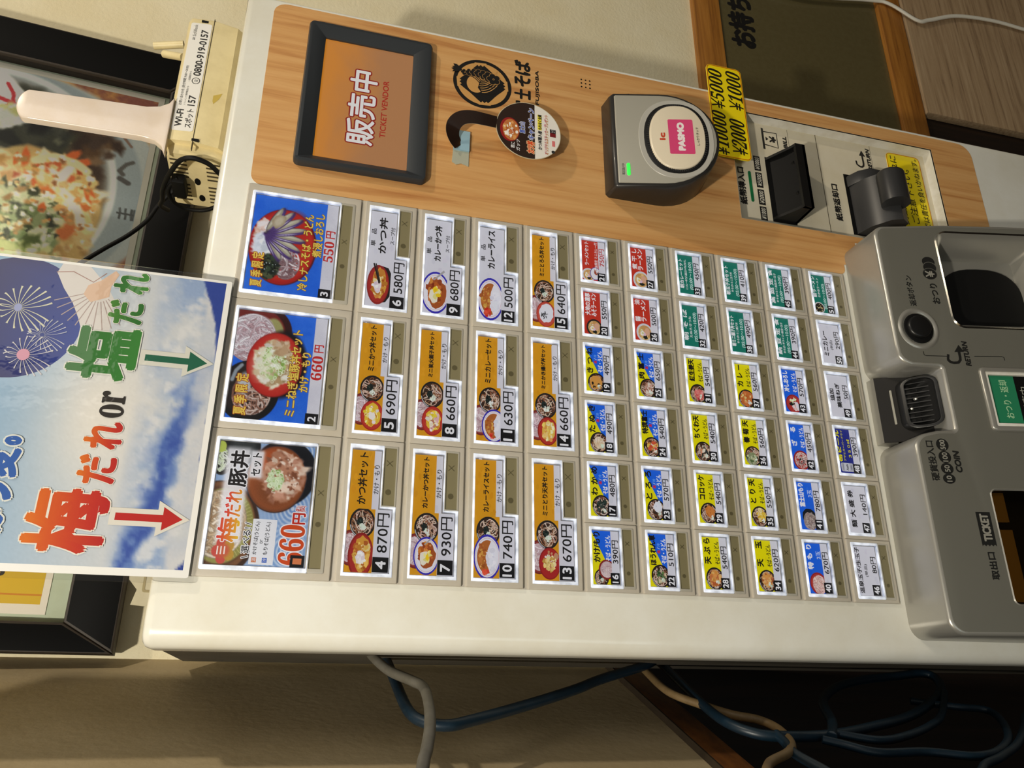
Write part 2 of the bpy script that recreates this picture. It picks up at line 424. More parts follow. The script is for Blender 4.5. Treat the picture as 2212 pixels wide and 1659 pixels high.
class Raster:
    """a printed photograph: a fine grid of points, each with its own ink colour"""
    def __init__(s, u0, v0, u1, v1, step, seed, base):
        s.nu = int((u1 - u0) / step) + 1; s.nv = int((v1 - v0) / step) + 1; s.rg = np.random.default_rng(seed)
        s.u = np.linspace(u0, u1, s.nu); s.v = np.linspace(v0, v1, s.nv); s.U, s.V = np.meshgrid(s.u, s.v); s.step = step
        s.I = np.zeros((s.nv, s.nu, 3)) + np.array(base, float)
    def noise(s, size, octs=3):
        out = np.zeros((s.nv, s.nu)); amp = 1.0
        for o in range(octs):
            sz = size / 2 ** o; gx = int((s.u[-1] - s.u[0]) / sz) + 3; gy = int((s.v[-1] - s.v[0]) / sz) + 3; g = s.rg.random((gy, gx)) - 0.5
            x = (s.U - s.u[0]) / sz; y = (s.V - s.v[0]) / sz; xi = x.astype(int); yi = y.astype(int); fx = x - xi; fy = y - yi; fx = fx * fx * (3 - 2 * fx); fy = fy * fy * (3 - 2 * fy)
            out += amp * ((g[yi, xi] * (1 - fx) + g[yi, xi + 1] * fx) * (1 - fy) + (g[yi + 1, xi] * (1 - fx) + g[yi + 1, xi + 1] * fx) * fy); amp *= 0.55
        return out
    def mix(s, a, col): a = np.clip(a, 0, 1)[..., None]; s.I = s.I * (1 - a) + np.array(col, float) * a
    def brush(s, cx, cy, rx, ry, col, soft=0.3, rot=0.0, wob=0.0, al=1.0):
        R = max(rx, ry) * (1.3 + wob); i0, i1 = np.searchsorted(s.u, [cx - R, cx + R]); j0, j1 = np.searchsorted(s.v, [cy - R, cy + R])
        if i0 >= i1 or j0 >= j1: return
        x = s.U[j0:j1, i0:i1] - cx; y = s.V[j0:j1, i0:i1] - cy; c, sn = math.cos(rot), math.sin(rot); X = (x * c + y * sn) / rx; Y = (-x * sn + y * c) / ry
        d = np.sqrt(X * X + Y * Y)
        if wob: th_ = np.arctan2(Y, X); ph = s.rg.random(3) * 6.28; d = d * (1 + wob * (np.sin(3 * th_ + ph[0]) + 0.7 * np.sin(5 * th_ + ph[1]) + 0.5 * np.sin(8 * th_ + ph[2])))
        a = (np.clip((1 - d) / soft + 0.5, 0, 1) * al)[..., None]
        s.I[j0:j1, i0:i1] = s.I[j0:j1, i0:i1] * (1 - a) + np.array(col, float) * a
    def bits(s, cx, cy, rx, ry, cols, n, lo, hi, soft=0.5, k=12, asp=2.0, al=1.0):
        for _ in range(n):
            a = s.rg.random() * 6.283; q = math.sqrt(s.rg.random()); z = lo + (hi - lo) * s.rg.random() ** 2; c = np.array(cols[int(s.rg.integers(len(cols)))], float) + s.rg.normal(0, k)
            s.brush(cx + rx * q * math.cos(a), cy + ry * q * math.sin(a), z * (1 + (asp - 1) * s.rg.random()), z, c, soft, s.rg.random() * 3.14, 0.10, al)
    def stroke(s, pts, w, col, soft=0.5):
        for a, b in zip(pts, pts[1:]):
            n = max(2, int(math.dist(a, b) / (w * 0.4)))
            for i in range(n): s.brush(a[0] + (b[0] - a[0]) * i / n, a[1] + (b[1] - a[1]) * i / n, w / 2, w / 2, col, soft)
    def build(s, name, material, parent, fn, h, org, grain=3.0):
        I = np.clip(s.I + s.rg.normal(0, grain, s.I.shape[:2])[..., None], 0, 255) / 255.0
        L = np.where(I <= 0.04045, I / 12.92, ((I + 0.055) / 1.055) ** 2.4)
        me = bpy.data.meshes.new(name); nu, nv = s.nu, s.nv
        vs_ = [tuple(a - b for a, b in zip(fn(float(s.u[i]), float(s.v[j]), h), org)) for j in range(nv) for i in range(nu)]
        me.from_pydata(vs_, [], [(j * nu + i, j * nu + i + 1, (j + 1) * nu + i + 1, (j + 1) * nu + i) for j in range(nv - 1) for i in range(nu - 1)])
        me.materials.append(material); at = me.color_attributes.new('Col', 'FLOAT_COLOR', 'POINT')
        at.data.foreach_set('color', np.concatenate([L, np.ones((nv, nu, 1))], 2).astype(np.float32).ravel()); me.update()
        return link(name, me, parent)

K = (22, 20, 20); WH = (246, 244, 246); PAPER = (226, 224, 232)
YEL = (240, 228, 0); BLU = (28, 104, 232); RED = (204, 54, 36); GRN = (24, 124, 104); ORA = (226, 158, 22); NAVY = (40, 48, 140)

# -------- dishes (printed pictures)
def d_bowl(p, cx, cy, rx, ry, out, inn, t=0.86):
    p.ell(cx, cy, rx, ry, out); p.ell(cx, cy - 0.02 * ry, rx * t, ry * t, inn)
def d_hi(p, cx, cy, rx, ry):
    p.line([(cx + rx * 0.93 * math.cos(a), cy + ry * 0.93 * math.sin(a)) for a in [math.radians(x) for x in range(100, 170, 8)]], rx * 0.06, (190, 190, 192))
def d_zaru(p, cx, cy, rx, ry):
    d_bowl(p, cx, cy, rx, ry, (124, 40, 36), (150, 56, 50), 0.9); p.ell(cx, cy, rx * 0.8, ry * 0.8, (206, 178, 182)); p.noodles(cx, cy, rx * 0.8, ry * 0.8, [(226, 206, 208), (236, 220, 222), (186, 150, 154)], 34, rx * 0.055)
def d_kake(p, cx, cy, rx, ry, top=True, noodle=((206, 170, 146), (150, 96, 66), (228, 204, 186))):
    d_bowl(p, cx, cy, rx, ry, (28, 28, 30), (58, 38, 28), 0.88); d_hi(p, cx, cy, rx, ry)
    p.noodles(cx, cy, rx * 0.82, ry * 0.82, list(noodle), 46, rx * 0.055)
    if top:
        p.blob(cx + rx * 0.05, cy + ry * 0.18, rx * 0.30, ry * 0.26, (26, 36, 34)); p.bits(cx + rx * 0.05, cy + ry * 0.18, rx * 0.2, ry * 0.2, [(12, 20, 20), (50, 66, 58)], 8, rx * 0.06)
        p.bits(cx - rx * 0.28, cy - ry * 0.05, rx * 0.2, ry * 0.2, [(240, 244, 236), (222, 232, 214)], 14, rx * 0.09)
def d_katsu(p, cx, cy, rx, ry, big=False):
    d_bowl(p, cx, cy, rx, ry, (150, 32, 30), (176, 44, 38), 0.9)
    p.blob(cx + rx * 0.05, cy - ry * 0.08, rx * 0.78, ry * 0.66, (222, 160, 60), 0.1, 18)
    p.bits(cx, cy - ry * 0.05, rx * 0.68, ry * 0.55, [(206, 136, 50), (238, 196, 92), (186, 104, 36), (244, 216, 150)], 46, rx * 0.12)
    p.blob(cx - rx * 0.12, cy + ry * 0.05, rx * 0.30, ry * 0.36, (242, 232, 234), 0.2); p.bits(cx - rx * 0.1, cy, rx * 0.3, ry * 0.32, [(250, 244, 242), (232, 216, 222)], 12, rx * 0.09)
def d_egg(p, cx, cy, rx, ry):
    d_bowl(p, cx, cy, rx, ry, (176, 40, 34), (196, 56, 44), 0.92)
    p.blob(cx + rx * 0.05, cy - ry * 0.03, rx * 0.74, ry * 0.7, (236, 196, 60), 0.12, 18); p.bits(cx, cy, rx * 0.66, ry * 0.6, [(244, 214, 60), (250, 236, 150), (222, 150, 50), (240, 226, 226)], 44, rx * 0.12)
    p.blob(cx - rx * 0.05, cy - ry * 0.02, rx * 0.28, ry * 0.26, (248, 240, 236), 0.2)
def d_oyako(p, cx, cy, rx, ry):
    d_egg(p, cx, cy, rx, ry); p.bits(cx, cy, rx * 0.55, ry * 0.5, [(232, 186, 190), (206, 140, 120), (250, 240, 220), (240, 220, 60)], 26, rx * 0.13)
def d_plate(p, cx, cy, rx, ry, rim=(54, 44, 180)):
    p.ell(cx, cy, rx, ry, rim); p.ell(cx, cy, rx * 0.90, ry * 0.90, (240, 238, 246)); p.ell(cx, cy, rx * 0.84, ry * 0.84, (216, 140, 150)); p.ell(cx, cy, rx * 0.825, ry * 0.825, (240, 238, 246))
def d_curry(p, cx, cy, rx, ry):
    d_plate(p, cx, cy, rx, ry)
    pts = [(cx + rx * 0.74 * math.cos(a), cy + ry * 0.74 * math.sin(a)) for a in [math.radians(x) for x in range(-20, 205, 9)]]
    p.poly(pts + [(cx - rx * 0.35, cy - ry * 0.02), (cx - rx * 0.1, cy - ry * 0.16), (cx + rx * 0.1, cy + ry * 0.02), (cx + rx * 0.35, cy - ry * 0.05)], (184, 104, 44))
    p.bits(cx + rx * 0.05, cy + ry * 0.35, rx * 0.55, ry * 0.32, [(196, 118, 50), (172, 92, 38), (226, 170, 84)], 40, rx * 0.07)
    p.bits(cx - rx * 0.1, cy - ry * 0.3, rx * 0.5, ry * 0.3, [(236, 234, 244), (228, 226, 238), (246, 244, 250)], 24, rx * 0.12, k=5)
    p.bits(cx - rx * 0.62, cy + ry * 0.15, rx * 0.16, ry * 0.18, [(214, 44, 34), (232, 84, 56)], 12, rx * 0.08)
def d_curryegg(p, cx, cy, rx, ry):
    d_plate(p, cx, cy, rx, ry); p.blob(cx, cy - ry * 0.05, rx * 0.7, ry * 0.66, (172, 84, 34), 0.12, 18)
    p.bits(cx + rx * 0.1, cy + ry * 0.05, rx * 0.58, ry * 0.52, [(196, 106, 42), (160, 72, 30), (222, 140, 60), (150, 60, 24)], 44, rx * 0.11)
    p.blob(cx - rx * 0.12, cy + ry * 0.12, rx * 0.36, ry * 0.34, (244, 236, 214), 0.25); p.bits(cx, cy - ry * 0.05, rx * 0.26, ry * 0.24, [(250, 212, 30), (244, 232, 150)], 9, rx * 0.12)
    p.poly([(cx + rx * 0.55, cy + ry * 0.15), (cx + rx * 1.02, cy - ry * 0.62), (cx + rx * 1.1, cy - ry * 0.52), (cx + rx * 0.6, cy + ry * 0.2)], (176, 172, 172))
def d_tororo(p, cx, cy, rx, ry):
    d_bowl(p, cx, cy, rx, ry, (176, 48, 38), (206, 80, 64), 0.94); p.blob(cx + rx * 0.08, cy - ry * 0.02, rx * 0.74, ry * 0.74, (236, 236, 244), 0.09, 20)
    for _ in range(20):
        x, y = p.inside(cx - rx * 0.05, cy + ry * 0.12, rx * 0.35, ry * 0.35); a = p.r.uniform(0, 3.14); p.line([(x, y), (x + rx * 0.22 * math.cos(a), y + ry * 0.22 * math.sin(a))], rx * 0.04, (24, 28, 30))
def d_kakiage(p, cx, cy, rx, ry):
    d_bowl(p, cx, cy, rx, ry, (150, 34, 32), (190, 52, 42), 0.92); p.blob(cx + rx * 0.06, cy - ry * 0.05, rx * 0.7, ry * 0.68, (232, 190, 80), 0.16, 18)
    p.bits(cx, cy - ry * 0.03, rx * 0.66, ry * 0.62, [(244, 216, 110), (250, 240, 190), (222, 150, 70), (236, 204, 120)], 50, rx * 0.11)
def d_toriten(p, cx, cy, rx, ry):
    d_bowl(p, cx, cy, rx, ry, (150, 24, 28), (178, 36, 36), 0.92)
    p.bits(cx + rx * 0.2, cy - ry * 0.1, rx * 0.5, ry * 0.6, [(232, 222, 214), (206, 150, 110)], 22, rx * 0.12); p.bits(cx + rx * 0.02, cy, rx * 0.45, ry * 0.58, [(236, 210, 130), (248, 234, 180), (206, 160, 76)], 44, rx * 0.11)
def d_ramen(p, cx, cy, rx, ry, rim=(220, 220, 226)):
    d_bowl(p, cx, cy, rx, ry, rim, (206, 156, 96), 0.8); p.noodles(cx, cy, rx * 0.76, ry * 0.76, [(236, 206, 140), (220, 170, 100)], 22, rx * 0.06)
    p.blob(cx + rx * 0.12, cy - ry * 0.3, rx * 0.42, ry * 0.34, (226, 176, 146), 0.12); p.ell(cx - rx * 0.1, cy + ry * 0.28, rx * 0.26, ry * 0.26, (248, 244, 238)); p.ell(cx - rx * 0.08, cy + ry * 0.26, rx * 0.13, ry * 0.13, (246, 206, 84))
    p.blob(cx - rx * 0.5, cy - ry * 0.05, rx * 0.2, ry * 0.3, (26, 36, 30)); p.blob(cx - rx * 0.2, cy + ry * 0.02, rx * 0.18, ry * 0.15, (232, 196, 216), 0.12); p.bits(cx + rx * 0.1, cy + ry * 0.3, rx * 0.25, ry * 0.2, [(246, 246, 226), (210, 226, 180)], 8, rx * 0.07)
def d_top(cols, soup=True, size=0.14, n=30, fill=None, sx=0.0, sy=0.0, ext=0.6):
    def f(p, cx, cy, rx, ry):
        d_kake(p, cx, cy, rx, ry, False)
        if fill: p.blob(cx + sx * rx, cy + sy * ry, rx * ext, ry * ext, fill, 0.14, 16)
        p.bits(cx + sx * rx, cy + sy * ry, rx * ext * 0.9, ry * ext * 0.9, list(cols), n, rx * size)
        p.bits(cx - rx * 0.35, cy - ry * 0.25, rx * 0.2, ry * 0.18, [(240, 246, 236), (216, 230, 206)], 8, rx * 0.09)
    return f
def d_red(f2):
    def f(p, cx, cy, rx, ry):
        d_bowl(p, cx, cy, rx, ry, (150, 36, 34), (186, 56, 50), 0.9); f2(p, cx, cy, rx, ry)
    return f
def d_zru(p, cx, cy, rx, ry):
    p.noodles(cx, cy, rx * 0.8, ry * 0.8, [(214, 186, 176), (190, 150, 140), (230, 208, 200)], 60, rx * 0.06); p.bits(cx - rx * 0.05, cy, rx * 0.35, ry * 0.4, [(24, 26, 28), (60, 60, 60)], 34, rx * 0.05)
def d_oroshi(p, cx, cy, rx, ry):
    p.blob(cx - rx * 0.25, cy - ry * 0.25, rx * 0.5, ry * 0.48, (240, 232, 240), 0.15); p.blob(cx, cy + ry * 0.2, rx * 0.2, ry * 0.36, (24, 28, 26)); p.bits(cx + rx * 0.35, cy, rx * 0.3, ry * 0.4, [(242, 246, 206), (224, 236, 176)], 18, rx * 0.1); p.bits(cx - rx * 0.4, cy - ry * 0.2, rx * 0.35, ry * 0.35, [(230, 186, 170), (246, 236, 232)], 12, rx * 0.1)
def d_heap(col):
    def f(p, cx, cy, rx, ry): p.blob(cx - rx * 0.1, cy - ry * 0.1, rx * 0.85, ry * 0.8, col[0], 0.08, 20); p.noodles(cx - rx * 0.1, cy - ry * 0.1, rx * 0.8, ry * 0.75, list(col), 70, rx * 0.06)
    return f
def d_fuji(p, cx, cy, rx, ry):
    p.blob(cx + rx * 0.3, cy, rx * 0.8, ry * 0.85, (26, 30, 34), 0.05, 18); d_heap([(168, 150, 144), (196, 180, 172), (136, 116, 112)])(p, cx, cy, rx, ry)
def d_kakemori(p, cx, cy, rx, ry):
    d_kake(p, cx - rx * 0.35, cy + ry * 0.3, rx * 0.75, ry * 0.75); d_bowl(p, cx + rx * 0.35, cy - ry * 0.25, rx * 0.85, ry * 0.85, (140, 44, 40), (212, 186, 188), 0.82); p.noodles(cx + rx * 0.35, cy - ry * 0.25, rx * 0.66, ry * 0.66, [(226, 206, 206), (190, 156, 158)], 36, rx * 0.05)
def d_can(p, cx, cy, rx, ry):
    p.poly(rr(cx - rx * 0.55, cy - ry * 0.95, cx + rx * 0.55, cy + ry * 0.95, rx * 0.2), (190, 190, 200)); p.rect(cx - rx * 0.55, cy - ry * 0.35, cx + rx * 0.55, cy + ry * 0.45, (214, 214, 222))
    p.rect(cx - rx * 0.45, cy + ry * 0.6, cx + rx * 0.45, cy + ry * 0.68, (120, 120, 130)); p.ell(cx, cy - ry * 0.6, rx * 0.35, ry * 0.14, (150, 150, 160)); p.text('Asahi', cx - rx * 0.42, cx + rx * 0.42, cy - ry * 0.14, cy + ry * 0.22, (40, 40, 48), 0.2, 0.2)

DISH = {
 16: d_kakemori, 17: d_top([(20, 26, 26), (70, 76, 72), (46, 60, 52)], n=44), 18: d_top([(230, 206, 170), (240, 222, 200)], fill=(226, 200, 168), n=40, size=0.09), 19: d_top([(20, 22, 22)], fill=(222, 158, 76), n=4, ext=0.72, sy=0.1),
 20: lambda p, *a: d_ramen(p, *a, rim=(40, 34, 32)), 21: d_ramen, 22: d_top([(58, 92, 46), (96, 124, 74), (226, 206, 170), (36, 60, 36)], n=36, size=0.13), 23: d_top([(236, 236, 244)], fill=(238, 238, 246), n=6, sx=0.25, sy=-0.15, ext=0.5),
 24: d_top([(242, 200, 110), (248, 240, 232), (226, 90, 60), (222, 150, 60)], n=22, size=0.2), 25: d_top([(214, 170, 150), (180, 124, 104), (240, 226, 214)], n=34, size=0.14), 26: d_ramen, 27: d_ramen,
 28: d_top([(222, 150, 76), (238, 186, 110), (196, 110, 60)], fill=(222, 156, 84), n=40, ext=0.7), 29: d_top([(214, 130, 60), (196, 110, 48)], fill=(216, 134, 62), n=20, sx=0.2, sy=-0.12, ext=0.55, size=0.07), 30: d_top([(196, 176, 160), (230, 214, 196), (40, 50, 44), (222, 150, 120)], n=34, size=0.15),
 31: d_top([(222, 110, 104), (236, 146, 140), (198, 70, 72)], fill=(222, 112, 106), n=40, sx=-0.1, sy=-0.1, size=0.1), 34: d_top([(222, 150, 76), (238, 190, 120), (186, 104, 60)], fill=(224, 160, 88), n=40, sx=0.08, ext=0.66), 35: d_top([(232, 176, 40), (246, 208, 80), (240, 220, 160)], n=36, sx=0.1, sy=-0.1, size=0.16),
 36: d_top([(150, 158, 116), (196, 200, 160), (90, 110, 70)], fill=(160, 166, 126), n=36, sx=-0.25, sy=0.2, ext=0.62), 37: d_top([(206, 110, 50), (222, 140, 80), (240, 214, 140)], fill=(204, 112, 54), n=30, ext=0.8), 40: d_red(d_heap([(232, 196, 186), (240, 214, 206), (204, 156, 146)])), 41: d_fuji,
 42: d_red(d_zru), 43: d_red(d_oroshi), 48: d_can, 51: lambda p, *a: (d_bowl(p, *a, (214, 208, 206), (40, 36, 30), 0.82), p.bits(*a[:2], a[2] * 0.7, a[3] * 0.7, [(24, 26, 22), (60, 46, 30), (200, 140, 70), (236, 226, 170)], 40, a[2] * 0.1)),
 4: d_katsu, 5: d_egg, 6: d_katsu, 7: d_curryegg, 8: d_oyako, 9: d_curryegg, 10: d_curry, 11: d_curry, 12: d_curry, 13: d_toriten, 14: d_kakiage, 15: d_tororo}
SMALL = {  # style, title lines, second line, price, third line
 16: ('diag', ['かけ/もり'], 'そば・うどん', 390), 17: ('diagt', ['わ か め'], 'そば・うどん', 480), 18: ('diagt', ['た ぬ き'], 'そば・うどん', 490), 19: ('diagt', ['き つ ね'], 'そば・うどん', 490),
 20: ('red', ['大地の濃厚', 'みそラーメン'], None, 550), 21: ('redset', ['ラーメンセット'], '醤油限定 ミニカレー付', 750),
 22: ('diagt', ['ほうれん草'], 'そば・うどん', 510), 23: ('diagt', ['と ろ ろ'], 'そば・うどん', 570), 24: ('diagt', ['特撰富士'], 'そば・うどん', 540), 25: ('diagt', ['肉 富 士'], 'そば・うどん', 650), 26: ('red', ['醤　　油', 'ラーメン'], None, 500), 27: ('red', ['煮 干 し', 'ラーメン'], None, 550),
 28: ('yel', ['天 ぷ ら'], 'そば・うどん', 540), 29: ('yel', ['コロッケ'], 'そば・うどん', 540), 30: ('yel', ['ちくわ天'], 'そば・うどん', 540), 31: ('yel', ['紅生姜天'], 'そば・うどん', 540),
 32: ('grn', ['朝 そ ば'], 'たぬき/きつね', 420), 33: ('grn', ['朝カレーセット'], 'ミニカレー+半そば+温泉玉子+半ねぎおろし', 450),
 34: ('yel', ['天　 玉'], 'そば・うどん', 620), 35: ('yel', ['と り 天'], 'そば・うどん', 550), 36: ('yel', ['春 菊 天'], 'そば・うどん', 560), 37: ('yel', ['カ レ ー'], 'そば・うどん', 560), 38: ('grn', ['朝ミニ親子丼セット'], '半そば+ミニ親子丼', 490), 39: ('grn', ['朝玉子丼セット'], '半そば+ミニ玉子丼', 410),
 40: ('blu', ['特 も り'], '2玉', 670), 41: ('blu', ['富士山もり'], '3玉', 780), 42: ('blu', ['ざ　る'], 'そば・うどん', 450), 43: ('blu', ['冷しおろし'], 'そば・うどん', 570), 44: ('grn', ['納 豆 定 食'], '半そば+半ライス+納豆+玉子', 390), 45: ('grn', ['高 菜 定 食'], '半そば+ミニ高菜丼+玉子', 390),
 46: ('whi', ['温泉玉子/生玉子'], '(単品)', 80), 47: ('whi', ['麺 大 盛 券'], None, 140), 48: ('navy', ['缶ビール'], 'アサヒスーパードライ', 390), 49: ('whi', ['追加', '薬味ねぎ'], None, 50), 50: ('whi', ['ミニカレー'], '(単品)', 290), 51: ('grnd', ['朝ラーメン'], 'わかめラーメン', 400)}
MID = {4: ('set', 'かつ丼セット', 870), 5: ('set', 'ミニかつ丼セット', 690), 6: ('one', 'かつ丼', 580), 7: ('set', 'カレーかつ丼セット', 930), 8: ('set', 'ミニ炭火親子丼セット', 660), 9: ('one', 'カレーかつ丼', 680), 10: ('set', 'カレーライスセット', 740), 11: ('set', 'ミニカレーセット', 630), 12: ('one', 'カレーライス', 500), 13: ('set', 'ミニとり天丼セット', 670), 14: ('set', 'ミニかき揚げ丼セット', 660), 15: ('set', 'ミニとろろ丼セット', 640)}

def small_label(n):
    st, tl, sub, price = SMALL[n]
    U0, U1, V1, VM, V0 = 6.3, 49.2, -2.4, -19.0, -25.8
    p = Print(n, (U0, V0, U1, V1)); t = Print(n)
    p.rect(U0, V0, U1, V1, PAPER)
    for _ in range(10): x, y = p.r.uniform(U0, U1), p.r.uniform(V0, V1); p.blob(x, y, 2.2, 1.6, p.var((220, 218, 228), 5), 0.3, 8)
    bg = dict(diag=YEL, diagt=YEL, yel=YEL, red=RED, redset=RED, grn=GRN, grnd=GRN, blu=BLU, navy=NAVY).get(st)
    if bg:
        p.rect(U0, VM, U1, V1, bg)
        for _ in range(7): x, y = p.r.uniform(U0, U1), p.r.uniform(VM + 1.5, V1); p.blob(x, y, 2.4, 1.2, p.var(bg, 7), 0.3, 8)
    if st.startswith('diag'): p.poly([(U1, V1), (U1, VM), (15, VM)], BLU)
    if n in DISH:
        p.clip = (U0, VM, U1, V1)
        if n == 48: DISH[n](p, 12.0, -11.5, 7.5, 7.0)
        elif n == 51: DISH[n](p, 12.2, -8.5, 6.4, 6.0)
        elif n == 21: d_ramen(p, 12.6, -9.0, 7.0, 6.8); p.ell(14.5, -15.5, 6.8, 5.2, (70, 64, 160)); p.ell(14.5, -15.5, 6.2, 4.6, (238, 236, 242)); p.bits(16, -17, 3.6, 2.4, [(150, 60, 40), (176, 84, 54)], 16, 0.9)
        elif n == 20: DISH[n](p, 13.5, -12.5, 8.6, 7.6)
        else: DISH[n](p, 14.8, -12.6, 9.4, 8.2)
        p.clip = (U0, V0, U1, V1)
    L = len(tl[0]); dark = K
    if st in ('diag', 'diagt'):
        t.text(tl[0], 23.5 if L > 4 else 26.5, 48.2, -9.6, -3.6, K, 0.55)
        t.text(sub, 25.0, 45.5, -18.4, -13.9, WH, 0.35)
        if st == 'diagt': t.text('温', 33.0, 35.9, -13.2, -10.5, (222, 40, 50), 0.3); t.text('/', 36.6, 38.0, -13.2, -10.6, WH); t.text('冷', 38.6, 41.6, -13.2, -10.5, (120, 180, 250), 0.1)
    elif st == 'yel':
        t.text(tl[0], 26.5, 48.3, -10.4, -4.2, K, 0.6); t.text(sub, 26.5, 45.6, -18.2, -13.6, K, 0.22)
    elif st == 'blu':
        t.text(tl[0], 26.5 if n != 42 else 28, 48.0 if n != 42 else 46.5, -10.0, -4.2, WH, 0.6)
        if n in (40, 41): t.text(sub, 35.5, 42.5, -18.0, -13.6, (196, 214, 250), 0.3)
        else: t.text(sub, 26.5, 46.5, -18.0, -13.4, WH, 0.3)
    elif st == 'red':
        t.text(tl[0], 25.5, 48.2, -9.4, -4.0, WH, 0.4); t.text(tl[1], 25.0 if L > 4 else 26.0, 48.2, -15.2, -10.0, WH, 0.4)
    elif st == 'redset':
        t.text(tl[0], 22.5, 48.0, -9.6, -5.4, WH, 0.3); t.text(sub, 17.5, 48.0, -18.2, -15.0, WH, 0.08)
    elif st in ('grn', 'grnd'):
        if st == 'grnd': t.text(tl[0], 23.5, 47.5, -7.6, -3.4, WH, 0.35); t.text(sub, 24.0, 46.0, -11.6, -8.8, WH, 0.12); t.text('(05:00〜10:00)', 11.5, 40.0, -18.0, -14.4, (226, 250, 244), 0.1)
        else:
            sp = n in (44, 45, 32); t.text(tl[0], 10.0 if n in (44, 45) else 12.5, 48.2 if n in (44, 45) else 44.8, -8.2, -3.6, WH, 0.4)
            t.text(sub, 11.5 if len(sub) > 9 else 16, 44.5 if len(sub) > 9 else 38, -12.0, -9.4, WH, 0.10); t.text('(05:00〜10:00)', 12.0, 42.5, -18.2, -14.0, (226, 250, 244), 0.1)
    elif st == 'navy':
        t.text(tl[0], 17.0, 48.0, -7.6, -3.6, YEL, 0.55); t.text(sub, 18.0, 48.0, -11.4, -9.2, YEL, 0.1); t.text('３５０㎖', 21.5, 39.5, -17.6, -14.6, YEL, 0.2)
    elif st == 'whi':
        if n == 49: t.text(tl[0], 22.5, 35.0, -9.6, -4.6, K, 0.5); t.text(tl[1], 16.0, 41.0, -16.6, -11.4, K, 0.5)
        elif n == 47: t.text(tl[0], 11.0, 45.5, -12.4, -6.6, K, 0.5)
        elif n == 46: t.text(tl[0], 8.0, 48.5, -9.2, -4.4, K, 0.35); t.text(sub, 22.5, 33.5, -15.6, -12.0, K, 0.12)
        else: t.text(tl[0], 14.5, 41.5, -11.4, -5.6, K, 0.5); t.text(sub, 21.5, 32.0, -17.2, -13.6, K, 0.12)
    s = '%d円' % price; w = 4.4 * len(s) + 1.2; c = 32.5 if n != 46 else 33.0
    t.text(s, c - w / 2, c + w / 2, -25.2, -19.6, (196, 40, 40) if n == 21 else K, 0.2)
    p.rect(U0 + 0.2, -25.4, 15.6, -17.6, (16, 15, 18)); t.text(str(n), 7.6, 14.4, -24.3, -18.9, WH, 0.45)
    return p, t

def mid_label(n):
    st, title, price = MID[n]; p = Print(n); t = Print(n)
    base = [(7.5, -35.0), (55.3, -35.0), (55.3, -24.6), (101.6, -24.6), (101.6, -2.2), (7.5, -2.2)]
    p.poly(base, PAPER)
    for _ in range(16): x, y = p.r.uniform(9, 100), p.r.uniform(-23, -4); p.blob(x, y, 3, 1.8, p.var((222, 220, 230), 5), 0.3, 8)
    if st == 'set':
        p.rect(7.5, -22.6, 55.3, -2.2, ORA); p.rect(55.3, -19.4, 101.6, -2.2, ORA); p.clip = (7.5, -22.6, 101.6, -2.2)
        for _ in range(40): x, y = p.r.uniform(8, 101), p.r.uniform(-18.5, -3); p.blob(x, y, 2.6, 1.4, p.var(ORA, 8), 0.3, 8)
        p.clip = (7.5, -22.4, 55.3, -2.2)
        if n not in (10,): d_zaru(p, 25.5, -6.0, 13.5, 9.8)
        d_kake(p, 43.5 if n != 4 else 44.5, -13.4, 11.6, 9.6)
        if n == 4: DISH[n](p, 20.0, -13.6, 17.0, 9.4)
        elif n == 7: DISH[n](p, 22.0, -14.0, 14.5, 10.0)
        elif n == 10: DISH[n](p, 23.5, -12.8, 17.5, 11.0)
        elif n == 11: DISH[n](p, 21.0, -17.0, 14.5, 10.5)
        else: DISH[n](p, 20.6, -14.6, 12.6, 9.0)
        p.clip = None
        L = len(title); hgt = {6: 7.2, 8: 5.6, 9: 5.0, 10: 4.3}.get(L, 5.0)
        t.text(title, 58.5, 99.8, -11.2 - hgt / 2, -11.2 + hgt / 2, K, 0.46); t.text('かけ・もり', 67.0, 90.0, -24.0, -19.8, K, 0.12)
    else:
        p.clip = (7.5, -22.4, 55.3, -2.2)
        if n == 6:
            p.poly([(11, -12), (48, -12), (46, -20), (40, -23), (20, -23), (13, -19)], (30, 26, 24)); d_katsu(p, 29.0, -12.0, 19.0, 9.4); p.line([(30, -13), (49, -7.5)], 1.5, (40, 32, 30)); p.line([(31, -13.6), (49, -9.2)], 1.0, (60, 48, 44))
        elif n == 9: d_curryegg(p, 28.5, -12.6, 20.5, 12.5)
        else: d_curry(p, 29.0, -12.6, 21.0, 12.0)
        p.clip = None
        t.text('単　品', 66.0, 83.5, -7.6, -3.2, K, 0.25)
        t.text(title, 59.5, 99.0 if n == 12 else 96.0, -17.0 if n == 6 else -16.4, -9.6, K, 0.55)
        if n != 12: t.text('スープ付', 69.5, 87.0, -23.6, -19.8, K, 0.15)
    s = '%d円' % price; t.text(s, 22.5, 52.5, -33.6, -24.4, K, 0.22, res=4)
    p.rect(7.9, -34.6, 19.2, -22.6, (16, 15, 18)); t.text(str(n), 10.4 if n < 10 else 8.9, 16.4 if n < 10 else 18.0, -32.6, -24.8, WH, 0.6)
    return p, t

